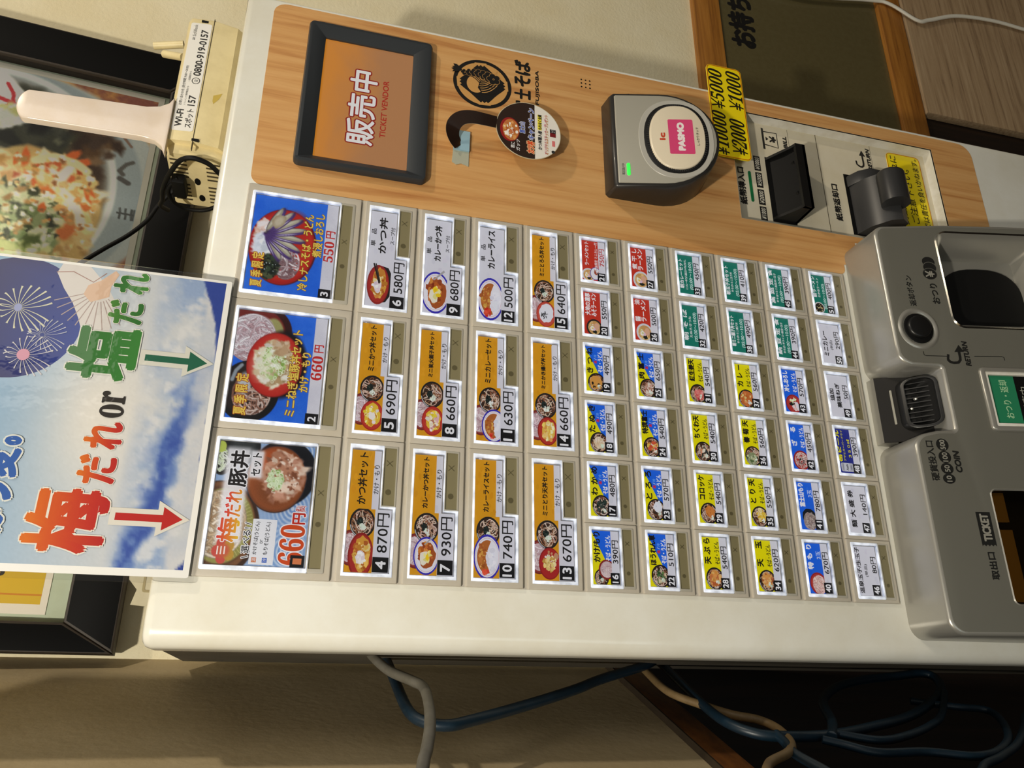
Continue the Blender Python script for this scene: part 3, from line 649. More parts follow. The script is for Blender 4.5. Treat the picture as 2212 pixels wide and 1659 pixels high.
def noods(R, cx, cy, rx, ry, cols, n, w, curl=1.0):
    for _ in range(n):
        a = R.rg.random() * 6.283; q = math.sqrt(R.rg.random()) * 0.9; x, y = cx + rx * q * math.cos(a), cy + ry * q * math.sin(a)
        d = R.rg.random() * 6.283; k = R.rg.normal(0, 0.35) * curl; L = 0.10 * (rx + ry); pts = [(x, y)]
        for _i in range(7):
            d += k; x += L * math.cos(d); y += L * math.sin(d); m = math.hypot((x - cx) / rx, (y - cy) / ry)
            if m > 1: x, y = cx + (x - cx) / m, cy + (y - cy) / m; d += 0.8
            pts.append((x, y))
        c = np.array(cols[int(R.rg.integers(len(cols)))], float) + R.rg.normal(0, 10); R.stroke(pts, w * 1.5, c * 0.72, 0.6); R.stroke(pts, w, c, 0.7)
def rings(R, cx, cy, rx, ry, n, r, col):
    for _ in range(n):
        a = R.rg.random() * 6.283; q = math.sqrt(R.rg.random()); x, y = cx + rx * q * math.cos(a), cy + ry * q * math.sin(a); z = r * (0.7 + 0.6 * R.rg.random())
        R.stroke([(x + z * math.cos(t * 0.7), y + z * 0.8 * math.sin(t * 0.7)) for t in range(10)], z * 0.35, np.array(col, float) + R.rg.normal(0, 10), 0.7)

def big_label(n):
    U0, U1, V0, V1 = 9.0, 100.6, -72.0, -3.0
    R = Raster(U0, V0, U1, V1, 0.5, n, (30, 104, 226)); p = Print(n, (U0, V0, U1, V1)); t = Print(n)
    gold = (250, 214, 90); n1 = R.noise(14, 4); n2 = R.noise(4, 3)
    if n in (2, 3): R.mix(np.clip(0.4 + 1.2 * n1, 0, 0.6), (54, 122, 236))
    if n == 3:
        cx, cy = 53, -29; R.brush(cx, cy - 0.6, 36.5, 27.4, (96, 20, 24), 0.03); R.brush(cx, cy, 35.8, 26.6, (176, 30, 26), 0.03); R.brush(cx + 1, cy - 1, 33, 24, (204, 46, 32), 0.12); R.brush(cx + 18, cy - 8, 16, 12, (196, 40, 30), 0.6)
        R.bits(62, -13, 17, 6, [(250, 240, 238), (238, 206, 192), (246, 224, 212), (232, 190, 164)], 90, 1.0, 3.0, 0.6); R.bits(53, -15, 10, 7, [(240, 244, 250), (226, 232, 242), (214, 222, 236)], 80, 1.2, 3.4, 0.8)
        noods(R, 38, -34, 15, 10, [(206, 188, 192), (236, 224, 226), (186, 160, 164), (150, 116, 120)], 60, 1.0)
        R.brush(33, -20, 11, 8, (36, 46, 34), 0.2, 0, 0.08); R.bits(33, -20, 10, 7.5, [(18, 26, 22), (52, 68, 46), (84, 92, 64), (12, 16, 14), (30, 40, 34)], 90, 0.9, 2.6, 0.5); R.bits(33, -20, 9, 6, [(170, 186, 180)], 10, 0.3, 0.6, 0.8)
        for a, Lg in ((-146, 30), (-128, 34), (-112, 36), (-96, 37), (-80, 38), (-64, 37), (-48, 34), (-30, 31)):
            a0 = math.radians(a); bx, by = 64, -15; mx, my = bx + Lg * 0.52 * math.cos(a0), by + Lg * 0.42 * math.sin(a0); ro = math.atan2(0.8 * math.sin(a0), math.cos(a0)); nx, ny = -math.sin(ro), math.cos(ro)
            R.brush(mx, my, Lg * 0.46, 4.0, (46, 28, 62), 0.12, ro); R.brush(mx - nx * 1.2, my - ny * 1.2, Lg * 0.43, 2.6, (88, 62, 128), 0.5, ro); R.brush(mx + nx * 1.0, my + ny * 1.0, Lg * 0.42, 2.5, np.array((178, 172, 148)) + R.rg.normal(0, 10), 0.3, ro); R.brush(mx + nx * 1.5, my + ny * 1.5, Lg * 0.3, 1.0, (216, 210, 188), 0.9, ro); R.brush(mx - nx * 2.6, my - ny * 2.6, Lg * 0.2, 0.4, (206, 198, 226), 0.8, ro)
        R.brush(77, -24, 7, 5, (170, 152, 120), 0.2, -0.5, 0.05); R.brush(77, -24, 5.4, 3.4, (206, 194, 168), 0.8, -0.5)
        t.text('夏 季 限 定', 13, 45, -16.5, -7.0, gold, 0.45, 0, (0.5, (176, 90, 20)), slope=0.03)
        t.text('冷しナスそば・うどん', 14, 88, -52.5, -44.5, gold, 0.4, 0, (0.35, (130, 80, 30)))
        t.text('煮浸しおろし', 47, 90, -61.5, -53.5, gold, 0.4, 0, (0.35, (130, 80, 30)))
        t.text('\U0001D7D3\U0001D7D3\U0001D7CE', 44, 64, -71.2, -63.0, (204, 40, 36), 0.2, res=4); t.text('円', 67.0, 74.5, -71.4, -63.4, (204, 40, 36), 0.5)
    if n == 2:
        R.brush(84, -16, 25, 29, (58, 18, 16), 0.03); R.brush(82, -15, 23, 25, (120, 36, 30), 0.05); R.brush(80, -30, 16, 9, (168, 164, 104), 0.15); R.brush(77, -15, 21, 18.5, (214, 190, 196), 0.10, 0, 0.02)
        noods(R, 77, -15, 20.5, 18, [(236, 220, 226), (246, 236, 240), (222, 198, 204), (196, 160, 166)], 150, 0.9)
        R.brush(32, -18, 25.5, 22.5, (16, 16, 18), 0.03); R.brush(33, -17, 22, 18, (40, 30, 28), 0.12); noods(R, 30, -20, 17, 14, [(196, 152, 132), (222, 196, 182), (140, 96, 78), (110, 70, 56)], 70, 0.8); R.stroke([(40, -4.5), (48, -6.5), (54, -11)], 2.6, (150, 160, 168), 0.9); R.brush(38, -14, 9, 4.5, (196, 200, 204), 0.5)
        R.brush(57, -40, 29, 19, (20, 16, 20), 0.15); R.brush(56, -34.6, 27.6, 21.2, (120, 22, 22), 0.03); R.brush(56, -34.2, 27, 20.6, (190, 36, 30), 0.05); R.brush(57, -35, 23, 16, (216, 70, 54), 0.5)
        R.brush(57, -34, 18.5, 13.5, (206, 190, 150), 0.15, 0, 0.05); R.bits(57, -34, 18.5, 13.5, [(236, 228, 200), (216, 200, 160), (196, 164, 120), (246, 242, 230), (180, 150, 110)], 240, 0.9, 3.2, 0.5)
        R.bits(58, -33, 14, 10, [(176, 206, 120), (214, 232, 176), (246, 248, 232), (150, 186, 90)], 90, 0.6, 1.8, 0.6); rings(R, 56, -33, 15, 11, 46, 1.4, (232, 242, 206)); R.bits(71, -38, 7, 6, [(206, 172, 134), (226, 202, 172), (176, 140, 104)], 24, 1.2, 3.0, 0.5)
        R.brush(52, -26, 10, 7, (250, 246, 220), 1.6, 0.2, 0, 0.6)
        t.text('夏 季 限 定', 12, 46, -17.5, -8.0, gold, 0.45, 0, (0.5, (176, 90, 20)), slope=0.03)
        t.text('ミニねぎ塩豚丼セット', 14, 88, -54.0, -45.5, gold, 0.4, 0, (0.35, (130, 80, 30)))
        t.text('かけ・もり', 35, 69, -61.8, -54.8, gold, 0.4, 0, (0.35, (130, 80, 30)))
        t.text('\U0001D7D4\U0001D7D4\U0001D7CE', 46, 67, -71.4, -62.8, (204, 40, 36), 0.2, res=4); t.text('円', 70.0, 77.0, -71.2, -63.6, (204, 40, 36), 0.5)
    if n in (2, 3): R.mix((R.V < -62.5) * 1.0, PAPER); R.mix((R.V < -62.5) * np.clip(0.3 + n1, 0, 0.4), (210, 208, 220))
    if n == 1:
        R.I[:] = (150, 178, 216)
        for cx, cy in ((20, -58), (96, -64), (100, -10), (52, -60)): d_ = np.hypot(R.U - cx, (R.V - cy) * 1.2); R.mix(np.clip(np.sin(d_ * 1.9) * 0.8, 0, 0.8) * np.exp(-(d_ / 16) ** 2), (224, 234, 246)); R.mix(np.clip(-np.sin(d_ * 1.9) * 0.8, 0, 0.7) * np.exp(-(d_ / 16) ** 2), (92, 136, 200))
        R.brush(34, -9, 36, 29, (60, 36, 24), 0.03); R.brush(35, -8, 34, 27, (122, 80, 50), 0.04); R.brush(36, -9, 30, 24, (96, 62, 40), 0.06); R.brush(37, -12, 27.5, 21.5, (150, 146, 78), 0.05)
        for k_ in range(26): a = -2.9 + k_ * 0.105; R.stroke([(37 + 26.5 * math.cos(a), -12 + 20.5 * math.sin(a)), (37 + 22 * math.cos(a), -12 + 16.5 * math.sin(a))], 0.5, (186, 180, 110), 0.8)
        R.brush(38, -10, 24, 17, (196, 168, 134), 0.08, 0, 0.02); noods(R, 38, -10, 24, 17.5, [(226, 206, 178), (238, 222, 198), (206, 178, 142), (180, 146, 110)], 190, 1.3)
        R.brush(90, -6, 16, 9, (30, 26, 24), 0.05); R.bits(86, -5, 9, 5, [(196, 216, 150), (232, 240, 214), (150, 184, 90)], 30, 0.6, 1.6, 0.6); noods(R, 84, -7, 8, 5, [(222, 234, 200), (240, 246, 230)], 24, 0.6); R.brush(96, -4, 4.5, 3.6, (186, 200, 84), 0.2); R.brush(97, -20, 14, 12, (28, 30, 32), 0.06); R.brush(96, -20, 11, 9, (52, 56, 56), 0.4)
        R.brush(79, -51, 26, 24, (14, 16, 24), 0.04); R.brush(74, -46, 26, 22, (30, 32, 44), 0.02); R.brush(74, -46, 25.2, 21.2, (96, 52, 30), 0.02); R.brush(74, -46, 24.4, 20.4, (158, 82, 40), 0.15); R.brush(84, -40, 12, 10, (186, 84, 40), 0.8); R.brush(66, -46, 14, 14, (130, 70, 36), 0.8)
        R.brush(76, -50, 17, 13, (176, 124, 94), 0.12, 0, 0.06); R.bits(76, -50, 17, 13, [(212, 164, 136), (228, 188, 162), (190, 132, 102), (238, 212, 190), (160, 104, 78), (206, 150, 124)], 150, 1.4, 4.2, 0.45, asp=2.4); R.bits(76, -50, 16, 12, [(246, 226, 208), (140, 86, 62)], 70, 0.4, 1.2, 0.8)
        R.bits(72.5, -45, 8, 5.6, [(176, 206, 130), (214, 234, 186), (146, 184, 98)], 60, 0.6, 1.4, 0.6); rings(R, 73, -45, 7, 5, 30, 1.6, (222, 238, 198))
        gl = np.exp(-np.clip(np.abs(R.V + 17.0) - 6.5, 0, 99) ** 2 / 6.0) * np.clip((R.U - 22) / 4, 0, 1) * np.clip((98 - R.U) / 4, 0, 1); R.mix(gl * 0.9, (246, 244, 248)); gl2 = np.exp(-np.clip(np.abs(R.V + 30.5) - 3.2, 0, 99) ** 2 / 4.0 - np.clip(np.abs(R.U - 84) - 9, 0, 99) ** 2 / 4.0); R.mix(gl2 * 0.95, (246, 244, 248))
        p.poly(rr(10, -50, 43, -33, 0.5), (238, 238, 242))
        for q in range(5): R.brush(19 + 5.5 * math.cos(q * 1.2566 + 0.4), -15 + 4.6 * math.sin(q * 1.2566 + 0.4), 4.2, 3.5, (206, 80, 70) if q in (0, 1, 2) else (196, 150, 60), 0.15)
        R.brush(19, -15, 5, 4.2, (206, 96, 66), 0.6)
        for q in range(3): p.rect(16 + q * 0.2, -11.4 - q * 2.4, 22, -10.5 - q * 2.4, (252, 240, 230))
        t.text('梅', 25, 43, -24, -9, RED, 0.8, 0, (0.6, WH), ((224, 60, 50), (236, 190, 40)), res=4)
        t.text('だれ', 43.5, 64, -23.5, -12, RED, 0.6, 0, (0.6, WH), ((224, 50, 50), (236, 170, 40)), res=4)
        t.text('豚丼', 66, 94, -25, -11.5, (30, 26, 28), 0.8, 0, (0.7, WH), res=4); t.text('セット', 75, 93, -34, -27, (30, 26, 28), 0.4, 0, (0.6, WH))
        t.text('\\ 選べる! /', 14, 40, -32.5, -27.0, (40, 40, 40), 0.2, 0, (0.5, WH))
        p.rect(11.5, -38.2, 15.0, -34.8, (206, 110, 50)); p.rect(11.5, -45.6, 15.0, -42.2, (60, 100, 190)); t.text('温', 12.0, 14.6, -37.8, -35.2, WH); t.text('冷', 12.0, 14.6, -45.2, -42.6, WH)
        t.text('かけそば(うどん)', 17, 41, -38.4, -34.8, K, 0.1); t.text('もりそば(うどん)', 17, 41, -46.0, -42.2, K, 0.1); t.text('or', 25, 28, -41.4, -39.4, K)
        t.text('\U0001D7D4\U0001D7D4\U0001D7CE', 10.5, 40, -70.5, -53.0, (214, 74, 20), 0.6, 0, (0.8, WH), res=5); t.text('円', 40.5, 49.0, -70.0, -60.5, (200, 40, 20), 0.7, 0, (0.6, WH)); t.text('(税込)', 50, 54.5, -70.0, -62.0, (200, 40, 20), 0.2, 0, (0.4, WH))
    t.lay += 3; t.poly([(U0, -71.8), (17.8, -71.8), (17.8, -61.8), (U0, -61.8)], (16, 15, 18)); t2 = str(n)
    BIGNUM[n] = R; t.lay += 2; t.text(t2, 11.2, 15.6, -70.0, -63.6, (WH if n > 1 else (226, 130, 80)), 0.5)
    return p, t
BIGNUM = {}

# ================================================================ the setting
def quad_obj(name, pts, material, kind='structure', thick=None):
    me = bpy.data.meshes.new(name); me.from_pydata([tuple(x / 1000.0 if i < 2 else ZT + x / 1000.0 for i, x in enumerate(p)) for p in pts], [], [tuple(range(len(pts)))])
    me.materials.append(material); return link(name, me, None, kind)
def wbox(mb, x0, x1, y0, y1, z0, z1, m=0): mb.box(x0, x1, z0, z1, -y1, -y0, m)

FLOOR = -1550.0
quad_obj('floor', [(-2500, -3200, FLOOR), (3200, -3200, FLOOR), (3200, 500, FLOOR), (-2500, 500, FLOOR)], M['floor'])
b = MB(); wbox(b, -42, 3200, 275, 330, -606, 1300); b.build('wall_back', M['plaster'], kind='structure')
b = MB(); wbox(b, -600, 3200, 277, 330, FLOOR, -606); b.build('wall_back', M['darkwood'], kind='structure')
# left wall, splayed towards the viewer; its lower half stands back under a wooden rail
C0 = Vector((-42.0, 275.0)); D = Vector((-0.353, -0.935)); NW = Vector((0.935, -0.353))
def wallL(s, off, z):
    q = C0 + D * s + NW * off; return (q.x / 1000.0, q.y / 1000.0, ZT + z / 1000.0)
def fnL(u, v, h): return wallL(u, h, v)
b = MB(); wbox(b, -600, -42, 277, 330, -606, -409); b.build('wall_back', M['darkwood'], kind='structure')
b = MB(fnL); b.box(0, 2600, -409, 1300, -180, 0); b.build('wall_left', M['plaster2'], kind='structure')
b = MB(fnL); b.box(-120, 2600, FLOOR, -409, -180, -140); b.build('wall_left', M['darkwood'], kind='structure')
b = MB(fnL); b.prism(rr(4, -439, 2600, -410, 0), -60, 6, back=True, r=1.5, steps=2); b.build('trim_1', M['brownwood'], kind='structure')
b = MB(fnL); b.box(4, 2600, -410.8, -409.2, -4, 6.6); b.build('trim_2', M['framebrown'], kind='structure')

b = MB(); b.prism(rr(545, -656, 3000, -606, 0), -276, -266, r=2, steps=2, back=True); b.build('trim_3', M['rail'], kind='structure')
b = MB(); b.prism(rr(545, -1029, 3000, -979, 0), -276, -264, r=2, steps=2, back=True); b.build('trim_4', M['rail'], kind='structure')
sb = thing('sign_board', 'dark olive board with black brush lettering right of the machine', 'sign', (1.2, 0.272, ZT - 0.817)); so = tuple(sb.location)
b = MB(); b.prism(rr(545, -978, 3000, -657, 0), -276, -271.5, back=True); b.build('panel', M['olive'], sb, so)
t = Print(); t.text('お持ち', 922, 1034, -722, -672, (14, 13, 11), 5.0, res=4); t.build('lettering', M['p_ink'], sb, F0, -271.3, so)
b = MB(); b.prism(rr(858, -1545, 3000, -1032, 2), -276, -262, r=1.5, steps=2, back=True); tag(b.build('wooden_board', M['board'], org=F0(1500, -1300, -270)), 'pale grained wood board at the lower right, under the amber rail', 'board')

def cable(name, pts, r, material, label, k=7, flat=1.0, fn=None, n=10):
    P = crom(pts, k); m = MB(fn or (lambda x, y, z: (x / 1000.0, y / 1000.0, ZT + z / 1000.0))); m.tube(P, r, n, flat=flat)
    o = tuple(m.fn(*P[0])); return tag(m.build(name, material, org=o, smooth=60), label, 'cable')
cable('power_cable', [(1080, 262, -640), (1062, 262, -800), (1092, 262, -960), (1090, 258, -1000), (1062, 255, -1050), (1072, 256, -1080), (1100, 256, -1146), (1112, 256, -1234), (1110, 256, -1330), (1120, 256, -1440), (1180, 250, -1540)], 4.4, M['whitecable'], 'thin white twin flex hanging across the olive board and wood board', flat=0.6)
cable('blue_cable', [(-30, 205, -150), (-45, 145, -152), (-62, 98, -154), (-87, 34, -158), (-95, 14, -168), (-97, 9, -184), (-94, 16, -202), (-87, 36, -236), (-79, 56, -271), (-70, 80, -308), (-61, 103, -340), (-46, 143, -403), (-36, 176, -428), (-40, 186, -434), (-51, 159, -432), (-74, 96, -424), (-94, 43, -422), (-104, 18, -438), (-106, 12, -467), (-105, 15, -505), (-100, 30, -553), (-92, 51, -611), (-80, 81, -665), (-67, 112, -707), (-55, 140, -728), (-50, 150, -720), (-53, 148, -689), (-58, 140, -636), (-66, 122, -592), (-79, 85, -550), (-96, 36, -522), (-106, 8, -500)], 4.3, M['bluecable'], 'thick blue cable sagging on the wall and looping beside the machine')
cable('blue_cable', [(-104, 16, -510), (-109, 4, -541), (-106, 13, -576), (-99, 31, -616), (-90, 55, -652), (-70, 100, -700)], 3.4, M['bluecable'], 'short blue cable curve just inside the big blue loop')
cable('blue_cable', [(-108, 4, -488), (-111, -2, -500), (-117, -15, -524), (-117, -16, -568), (-120, -26, -604), (-117, -16, -638), (-108, 8, -675), (-95, 42, -705), (-86, 64, -712), (-83, 72, -684), (-78, 90, -650)], 3.4, M['bluecable'], 'blue cable coil hanging lowest beside the silver coin unit')
cable('blue_cable', [(-60, 90, -1540), (-62, 90, -1000), (-78, 74, -800), (-90, 52, -745), (-99, 30, -717), (-112, -3, -673), (-121, -26, -630), (-127, -44, -594), (-140, -80, -566), (-165, -130, -640), (-175, -150, -1000), (-175, -150, -1540)], 3.4, M['bluecable'], 'blue cable arc at the lower right end of the coils')
cable('blue_cable', [(-104, 14, -453), (-110, 1, -452), (-117, -15, -449), (-126, -39, -454), (-142, -80, -468), (-180, -150, -560), (-200, -190, -1000), (-200, -190, -1540)], 3.8, M['bluecable'], 'short blue cable end beside the taped cream cable')
cable('grey_cable', [(-40, 118, -134), (-48, 95, -138), (-58, 70, -147), (-66, 47, -162), (-71, 34, -169), (-84, 1, -168), (-97, -35, -163), (-109, -67, -156), (-118, -90, -150), (-150, -170, -134), (-205, -290, -190), (-250, -400, -420), (-262, -420, -900), (-262, -420, -1540)], 4.0, M['greycable'], 'grey cable bending down across the blue cable on the wall')
cable('cream_cable', [(-44, 180, -410), (-52, 155, -406), (-71, 105, -404), (-82, 77, -421), (-90, 55, -438), (-94, 45, -457), (-101, 27, -464), (-110, 1, -457), (-116, -15, -444), (-123, -34, -414), (-132, -62, -402), (-146, -90, -440), (-150, -100, -700), (-150, -100, -1540)], 3.6, M['creamcable'], 'cream cable curling in front of the dark recess below the wall rail')

# ================================================================ the ticket machine
MO = (0.247, 0.12, 0.0)
mach = thing('ticket_vending_machine', 'white and wood-panelled meal ticket vending machine with lit menu buttons', 'vending machine', MO)
def door():
    m = MB(lambda u, h, v: F0(u, v, h))
    base = ccw([(u, h if h > -20 else -34) for u, h in [(542, -34)] + [(538.5 + 3.5 * math.cos(a_), -5.5 + 3.5 * math.sin(a_)) for a_ in (0, 0.4, 0.8, 1.2, 1.5708)] + [(-35 + 13 * math.cos(a_), -15 + 13 * math.sin(a_)) for a_ in [1.5708 + 0.2618 * q for q in range(7)]] + [(-48, -34)]])
    rings = [m.loop(inset(base, ins) if ins else base, z) for z, ins in ((-1500, 0), (24, 0), (28, 1.2), (30, 4))]
    n = len(base)
    for k, (a, c) in enumerate(zip(rings, rings[1:])):
        for i in range(n):
            j = (i + 1) % n
            if k == 0 and base[i][1] > -2.01 and base[j][1] > -2.01: continue   # the flat front is laid below, with its cut-out
            m.face((a[i], a[j], c[j], c[i]))
    m.face(rings[-1]); m.face(rings[0][::-1]); m.fn = F0
    m.cap(rr(-35, -1500, 538.5, 24), [ccw(REC)], -2.0)
    return m
REC = rr(379.5, -734, 519.5, -471.5, 0)
door().build('door', M['white'], mach, MO, 40)
b = MB(); wbox(b, -45, 530, 34, 240, -1545, 26); b.build('cabinet', M['body'], mach, MO)

# wood-look panel
def carc(cx, cy, r, a0, a1, n=6): return [(cx + r * math.cos(math.radians(a0 + (a1 - a0) * i / n)), cy + r * math.sin(math.radians(a0 + (a1 - a0) * i / n))) for i in range(n + 1)]
wp = carc(341, -6, 10, 180, 90) + carc(525, -7, 12, 90, 0) + carc(519, -774, 18, 0, -90) + [(372, -792), (372, -604), (343, -604), (343, -586)] + carc(337, -580, 6, -90, -180)
REC = rr(379.5, -734, 519.5, -471.5, 0)
b = MB(); b.prism(inset(ccw(wp), 0), -3, -1.6, holes=[REC]); b.build('wood_panel', M['woodpanel'], mach, MO)
b = MB(); b.box(0, 330.5, -583, 4.5, -3, -1.7); b.build('button_panel', M['bezel'], mach, MO)

# --- menu buttons
def plate_mesh(w, top, bot, hole):
    m = MB(L0); m.prism(rr(0.15, bot, w - 0.15, top, 0.8, 2), -1.7, 0.4, holes=[hole], r=0.7, steps=2, wallto=-2.4); return m
def rim_mesh(outer, inner, lit_only=None):
    m = MB(L0); m.prism(outer, -2.2, 1.0, holes=inner, r=0.6, steps=2, wallto=-1.6); return m
def finish(mb, mats): 
    o = mb.build('tmp', mats); me = o.data; bpy.data.objects.remove(o); return me
KIND = {}
def kind_mesh(k):
    if k in KIND: return KIND[k]
    if k == 's':
        out = rr(3.0, -38.6, 52.1, 0, 0.8, 2); lab = rr(5.6, -26.6, 49.9, -1.9, 0.3, 1); win = rr(5.0, -37.0, 50.8, -28.6, 0.3, 1); W, T, B = 55, 3.6, -41.6
        lit = rr(3.0, -28.0, 52.1, 0, 0.8, 2); dim = rr(3.0, -38.6, 52.1, -27.9, 0.8, 2); mk = ((15.5, -32.8), (39.5, -32.8), 1.6)
    elif k == 'b':
        out = rr(5.0, -86.4, 103.4, 0, 1.2, 2); lab = rr(8.2, -73.2, 101.2, -2.4, 0.3, 1); win = rr(8.3, -83.8, 101.4, -74.8, 0.3, 1); W, T, B = 110, 4.2, -91.0
        lit = rr(5.0, -74.2, 103.4, 0, 1.2, 2); dim = rr(5.0, -86.4, 103.4, -74.1, 1.2, 2); mk = ((41, -79.2), (65, -79.2), 2.0)
    else:
        out = rr(4.4, -37.6, 105.8, 0, 1.0, 2); W, T, B = 110, 3.6, -41.6
        lab = [(6.8, -35.6), (56.0, -35.6), (56.0, -25.4), (102.6, -25.4), (102.6, -1.6), (6.8, -1.6)]; win = rr(58.2, -36.2, 104.2, -26.6, 0.3, 1)
        lit = [(4.4, -37.6), (57.4, -37.6), (57.4, -26.3), (105.8, -26.3), (105.8, 0), (4.4, 0)]; dim = rr(57.4, -37.6, 105.8, -26.2, 0.6, 2); mk = ((69.0, -31.2), (92.0, -31.2), 2.3)
    pl = finish(plate_mesh(W, T, B, out), M['bezel'])
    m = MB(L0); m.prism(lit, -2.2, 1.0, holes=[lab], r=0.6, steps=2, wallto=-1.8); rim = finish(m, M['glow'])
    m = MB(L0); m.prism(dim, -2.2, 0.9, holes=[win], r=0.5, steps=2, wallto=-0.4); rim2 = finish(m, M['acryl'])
    m = MB(L0); m.cap(ccw(lab), [], 0.55); pane = finish(m, M['pane'])
    m = MB(L0); m.cap(ccw(win), [], 0.1)
    (ax, ay), (bx, by), s = mk; m.cap(el(ax, ay, s, s, 20), [], 0.16, 1)
    for sg in (1, -1): m.cap(ccw([(bx - s - 0.25, by - sg * s), (bx - s + 0.3, by - sg * (s + 0.3)), (bx + s + 0.25, by + sg * s), (bx + s - 0.3, by + sg * (s + 0.3))]), [], 0.17, 1)
    wn = finish(m, [M['window'], M['winmark']])
    KIND[k] = (pl, rim, rim2, pane, wn); return KIND[k]
ROWS = [0.0, -98.4, -147.4, -196.3, -245.3, -293.4, -342.5, -391.6, -440.8, -490.0, -539.2]
for n in range(1, 52):
    if n <= 15: r, c = (n - 1) // 3, (n - 1) % 3; x = 110.0 * c; k = 'b' if r == 0 else 'm'
    else: r, c = 5 + (n - 16) // 6, (n - 16) % 6; x = 55.0 * c; k = 's'
    pl, rim, rim2, pane, wn = kind_mesh(k)
    bt = link('menu_button', pl, mach); bt.location = (x / 1000.0 - MO[0], -MO[1], ZT + ROWS[r] / 1000.0 - MO[2])
    link('lit_rim', rim, bt); link('clear_rim', rim2, bt); link('cover', pane, bt); link('indicator_window', wn, bt)
    p, t = (big_label if k == 'b' else mid_label if k == 'm' else small_label)(n)
    if k == 'b': BIGNUM[n].build('label_picture', M['p_back'], bt, L0, -1.6, (0, 0, 0), 2.0)
    ep_ = min(0.005, 1.5 / max(1, p.lay))
    if p.lay: p.build('label_print', M['p_back'], bt, L0, -1.55, eps=ep_)
    t.build('lettering', M['p_back'], bt, L0, -1.55 + ep_ * p.lay + 0.02, eps=0.004)

# --- screen
b = MB(); o = rr(356.5, -146.3, 518.5, -28.8, 5, 4)
a0 = b.loop(o, -2); a1 = b.loop(o, 3.5); a2 = b.loop(inset(o, 1.2), 5.6); a3 = b.loop(inset(o, 4.0), 6.0)
b.strip(a0, a1); b.strip(a1, a2); b.strip(a2, a3)
inn = rr(368.0, -128.4, 504.2, -44.9, 0.6, 4); a4 = b.loop(inn, 0.5); b.strip(a3, a4)
a5 = b.loop(inn, -1.5); b.strip(a4, a5)
scr = b.build('display_bezel', M['slate'], mach, MO, 30)
b = MB(); b.cap(rr(367.5, -129, 504.7, -44.4), [], -1.3); b.build('screen', M['screen'], scr, MO)
t = Print(); t.text('販売中', 389.5, 474.5, -96.6, -71.0, (236, 232, 228), 1.2, 0, (1.3, (150, 40, 30)), res=5); t.text('TICKET VENDOR', 401.0, 467.5, -107.2, -101.6, (176, 50, 36), 0.35, res=4)
t.build('lettering', printmat('lcd_letters', 0.1, 0.62, 0.3), scr, F0, -1.2, MO)

# --- emblem and lettering on the wood
p = Print(5); cx, cy = 487.0, -198.0; INK = (20, 18, 16); TAN = (214, 162, 94)
def E(x, y): return (cx + x * 29.7, cy + y * 29.6)
def ep(pts, col): p.poly([E(*q) for q in pts], col)
def el_(x, y, rx, ry, col, n=30): p.ell(cx + x * 29.7, cy + y * 29.6, rx * 29.7, ry * 29.6, col, n)
el_(0, 0, 1, 1, INK, 56); el_(0, 0, 0.87, 0.87, TAN, 56)
# four snow-capped peaks meeting as a curved lozenge
star = []
for q in range(4):
    a = math.pi / 2 * q + 0.10
    for i in range(9):
        tt = i / 9.0; ang = a + math.pi / 2 * tt; rad = 0.90 - 0.28 * math.sin(math.pi * tt) ** 0.75; star.append((rad * math.cos(ang), rad * math.sin(ang)))
for i_ in range(len(star)): ep([(0, 0), star[i_], star[(i_ + 1) % len(star)]], INK)
for q in range(4):
    a = math.pi / 2 * q + 0.10; c, s_ = math.cos(a), math.sin(a)
    ep([(x * c - y * s_, x * s_ + y * c) for x, y in [(0.875, -0.20), (0.875, 0.20), (0.76, 0.24), (0.80, 0.13), (0.72, 0.07), (0.79, 0.0), (0.72, -0.07), (0.80, -0.13), (0.76, -0.24)]], TAN)
el_(-0.06, 0.24, 0.36, 0.30, TAN)                                   # the open bowl
for i in range(5): p.line([E(0.24 + 0.055 * i - 0.02 * k * k, 0.44 - 0.10 * k - 0.03 * i) for k in range(5)], 1.0, INK)
ep([(-0.40, 0.02), (-0.20, 0.16), (0.10, 0.10), (0.30, -0.10), (0.36, -0.40), (0.10, -0.62), (-0.25, -0.52), (-0.42, -0.25)], INK)   # noodles
for i in range(8):
    p.line([E(-0.36 + 0.085 * i + 0.012 * k * k, 0.02 + 0.05 * min(i, 3) - 0.02 * i - 0.09 * k) for k in range(7)], 0.75, TAN)
for i in range(26): x, y = p.inside(-0.02, -0.34, 0.26, 0.18); p.line([E(x, y), E(x + 0.05, y - 0.05)], 0.7, INK)
for i in range(7):                                                 # the prawn
    x, y = 0.34 + 0.10 * math.sin(i * 0.5) - 0.015 * i, 0.62 - 0.165 * i; k = 0.10 + 0.014 * i
    for q in range(5): el_(x + k * 0.72 * math.cos(q * 1.2566 + 0.3), y + k * 0.72 * math.sin(q * 1.2566 + 0.3), k * 0.62, k * 0.62, TAN, 14)
    for q in range(5): el_(x + k * 0.72 * math.cos(q * 1.2566 + 0.3), y + k * 0.72 * math.sin(q * 1.2566 + 0.3), k * 0.56, k * 0.56, INK, 14)
for a in (62, 96):
    ca, sa = math.cos(math.radians(a)), math.sin(math.radians(a)); ep([(0.40 + x * ca - y * sa, 0.70 + x * sa + y * ca) for x, y in [(0, 0), (0.16, 0.075), (0.36, 0.10), (0.30, 0.02), (0.38, -0.04), (0.28, -0.09), (0.12, -0.06)]], INK)
p.build('emblem', M['p_ink'], mach, F0, -1.5, MO, 0.004)
t = Print()
for ch, u0, u1 in (('ば', 508.5, 527), ('そ', 493.5, 507.5), ('士', 477.5, 490.5), ('富', 459, 475), ('代', 443, 458), ('名', 427, 442)): t.text(ch, u0, u1, -247.6, -230.4, INK, 1.5, res=4)
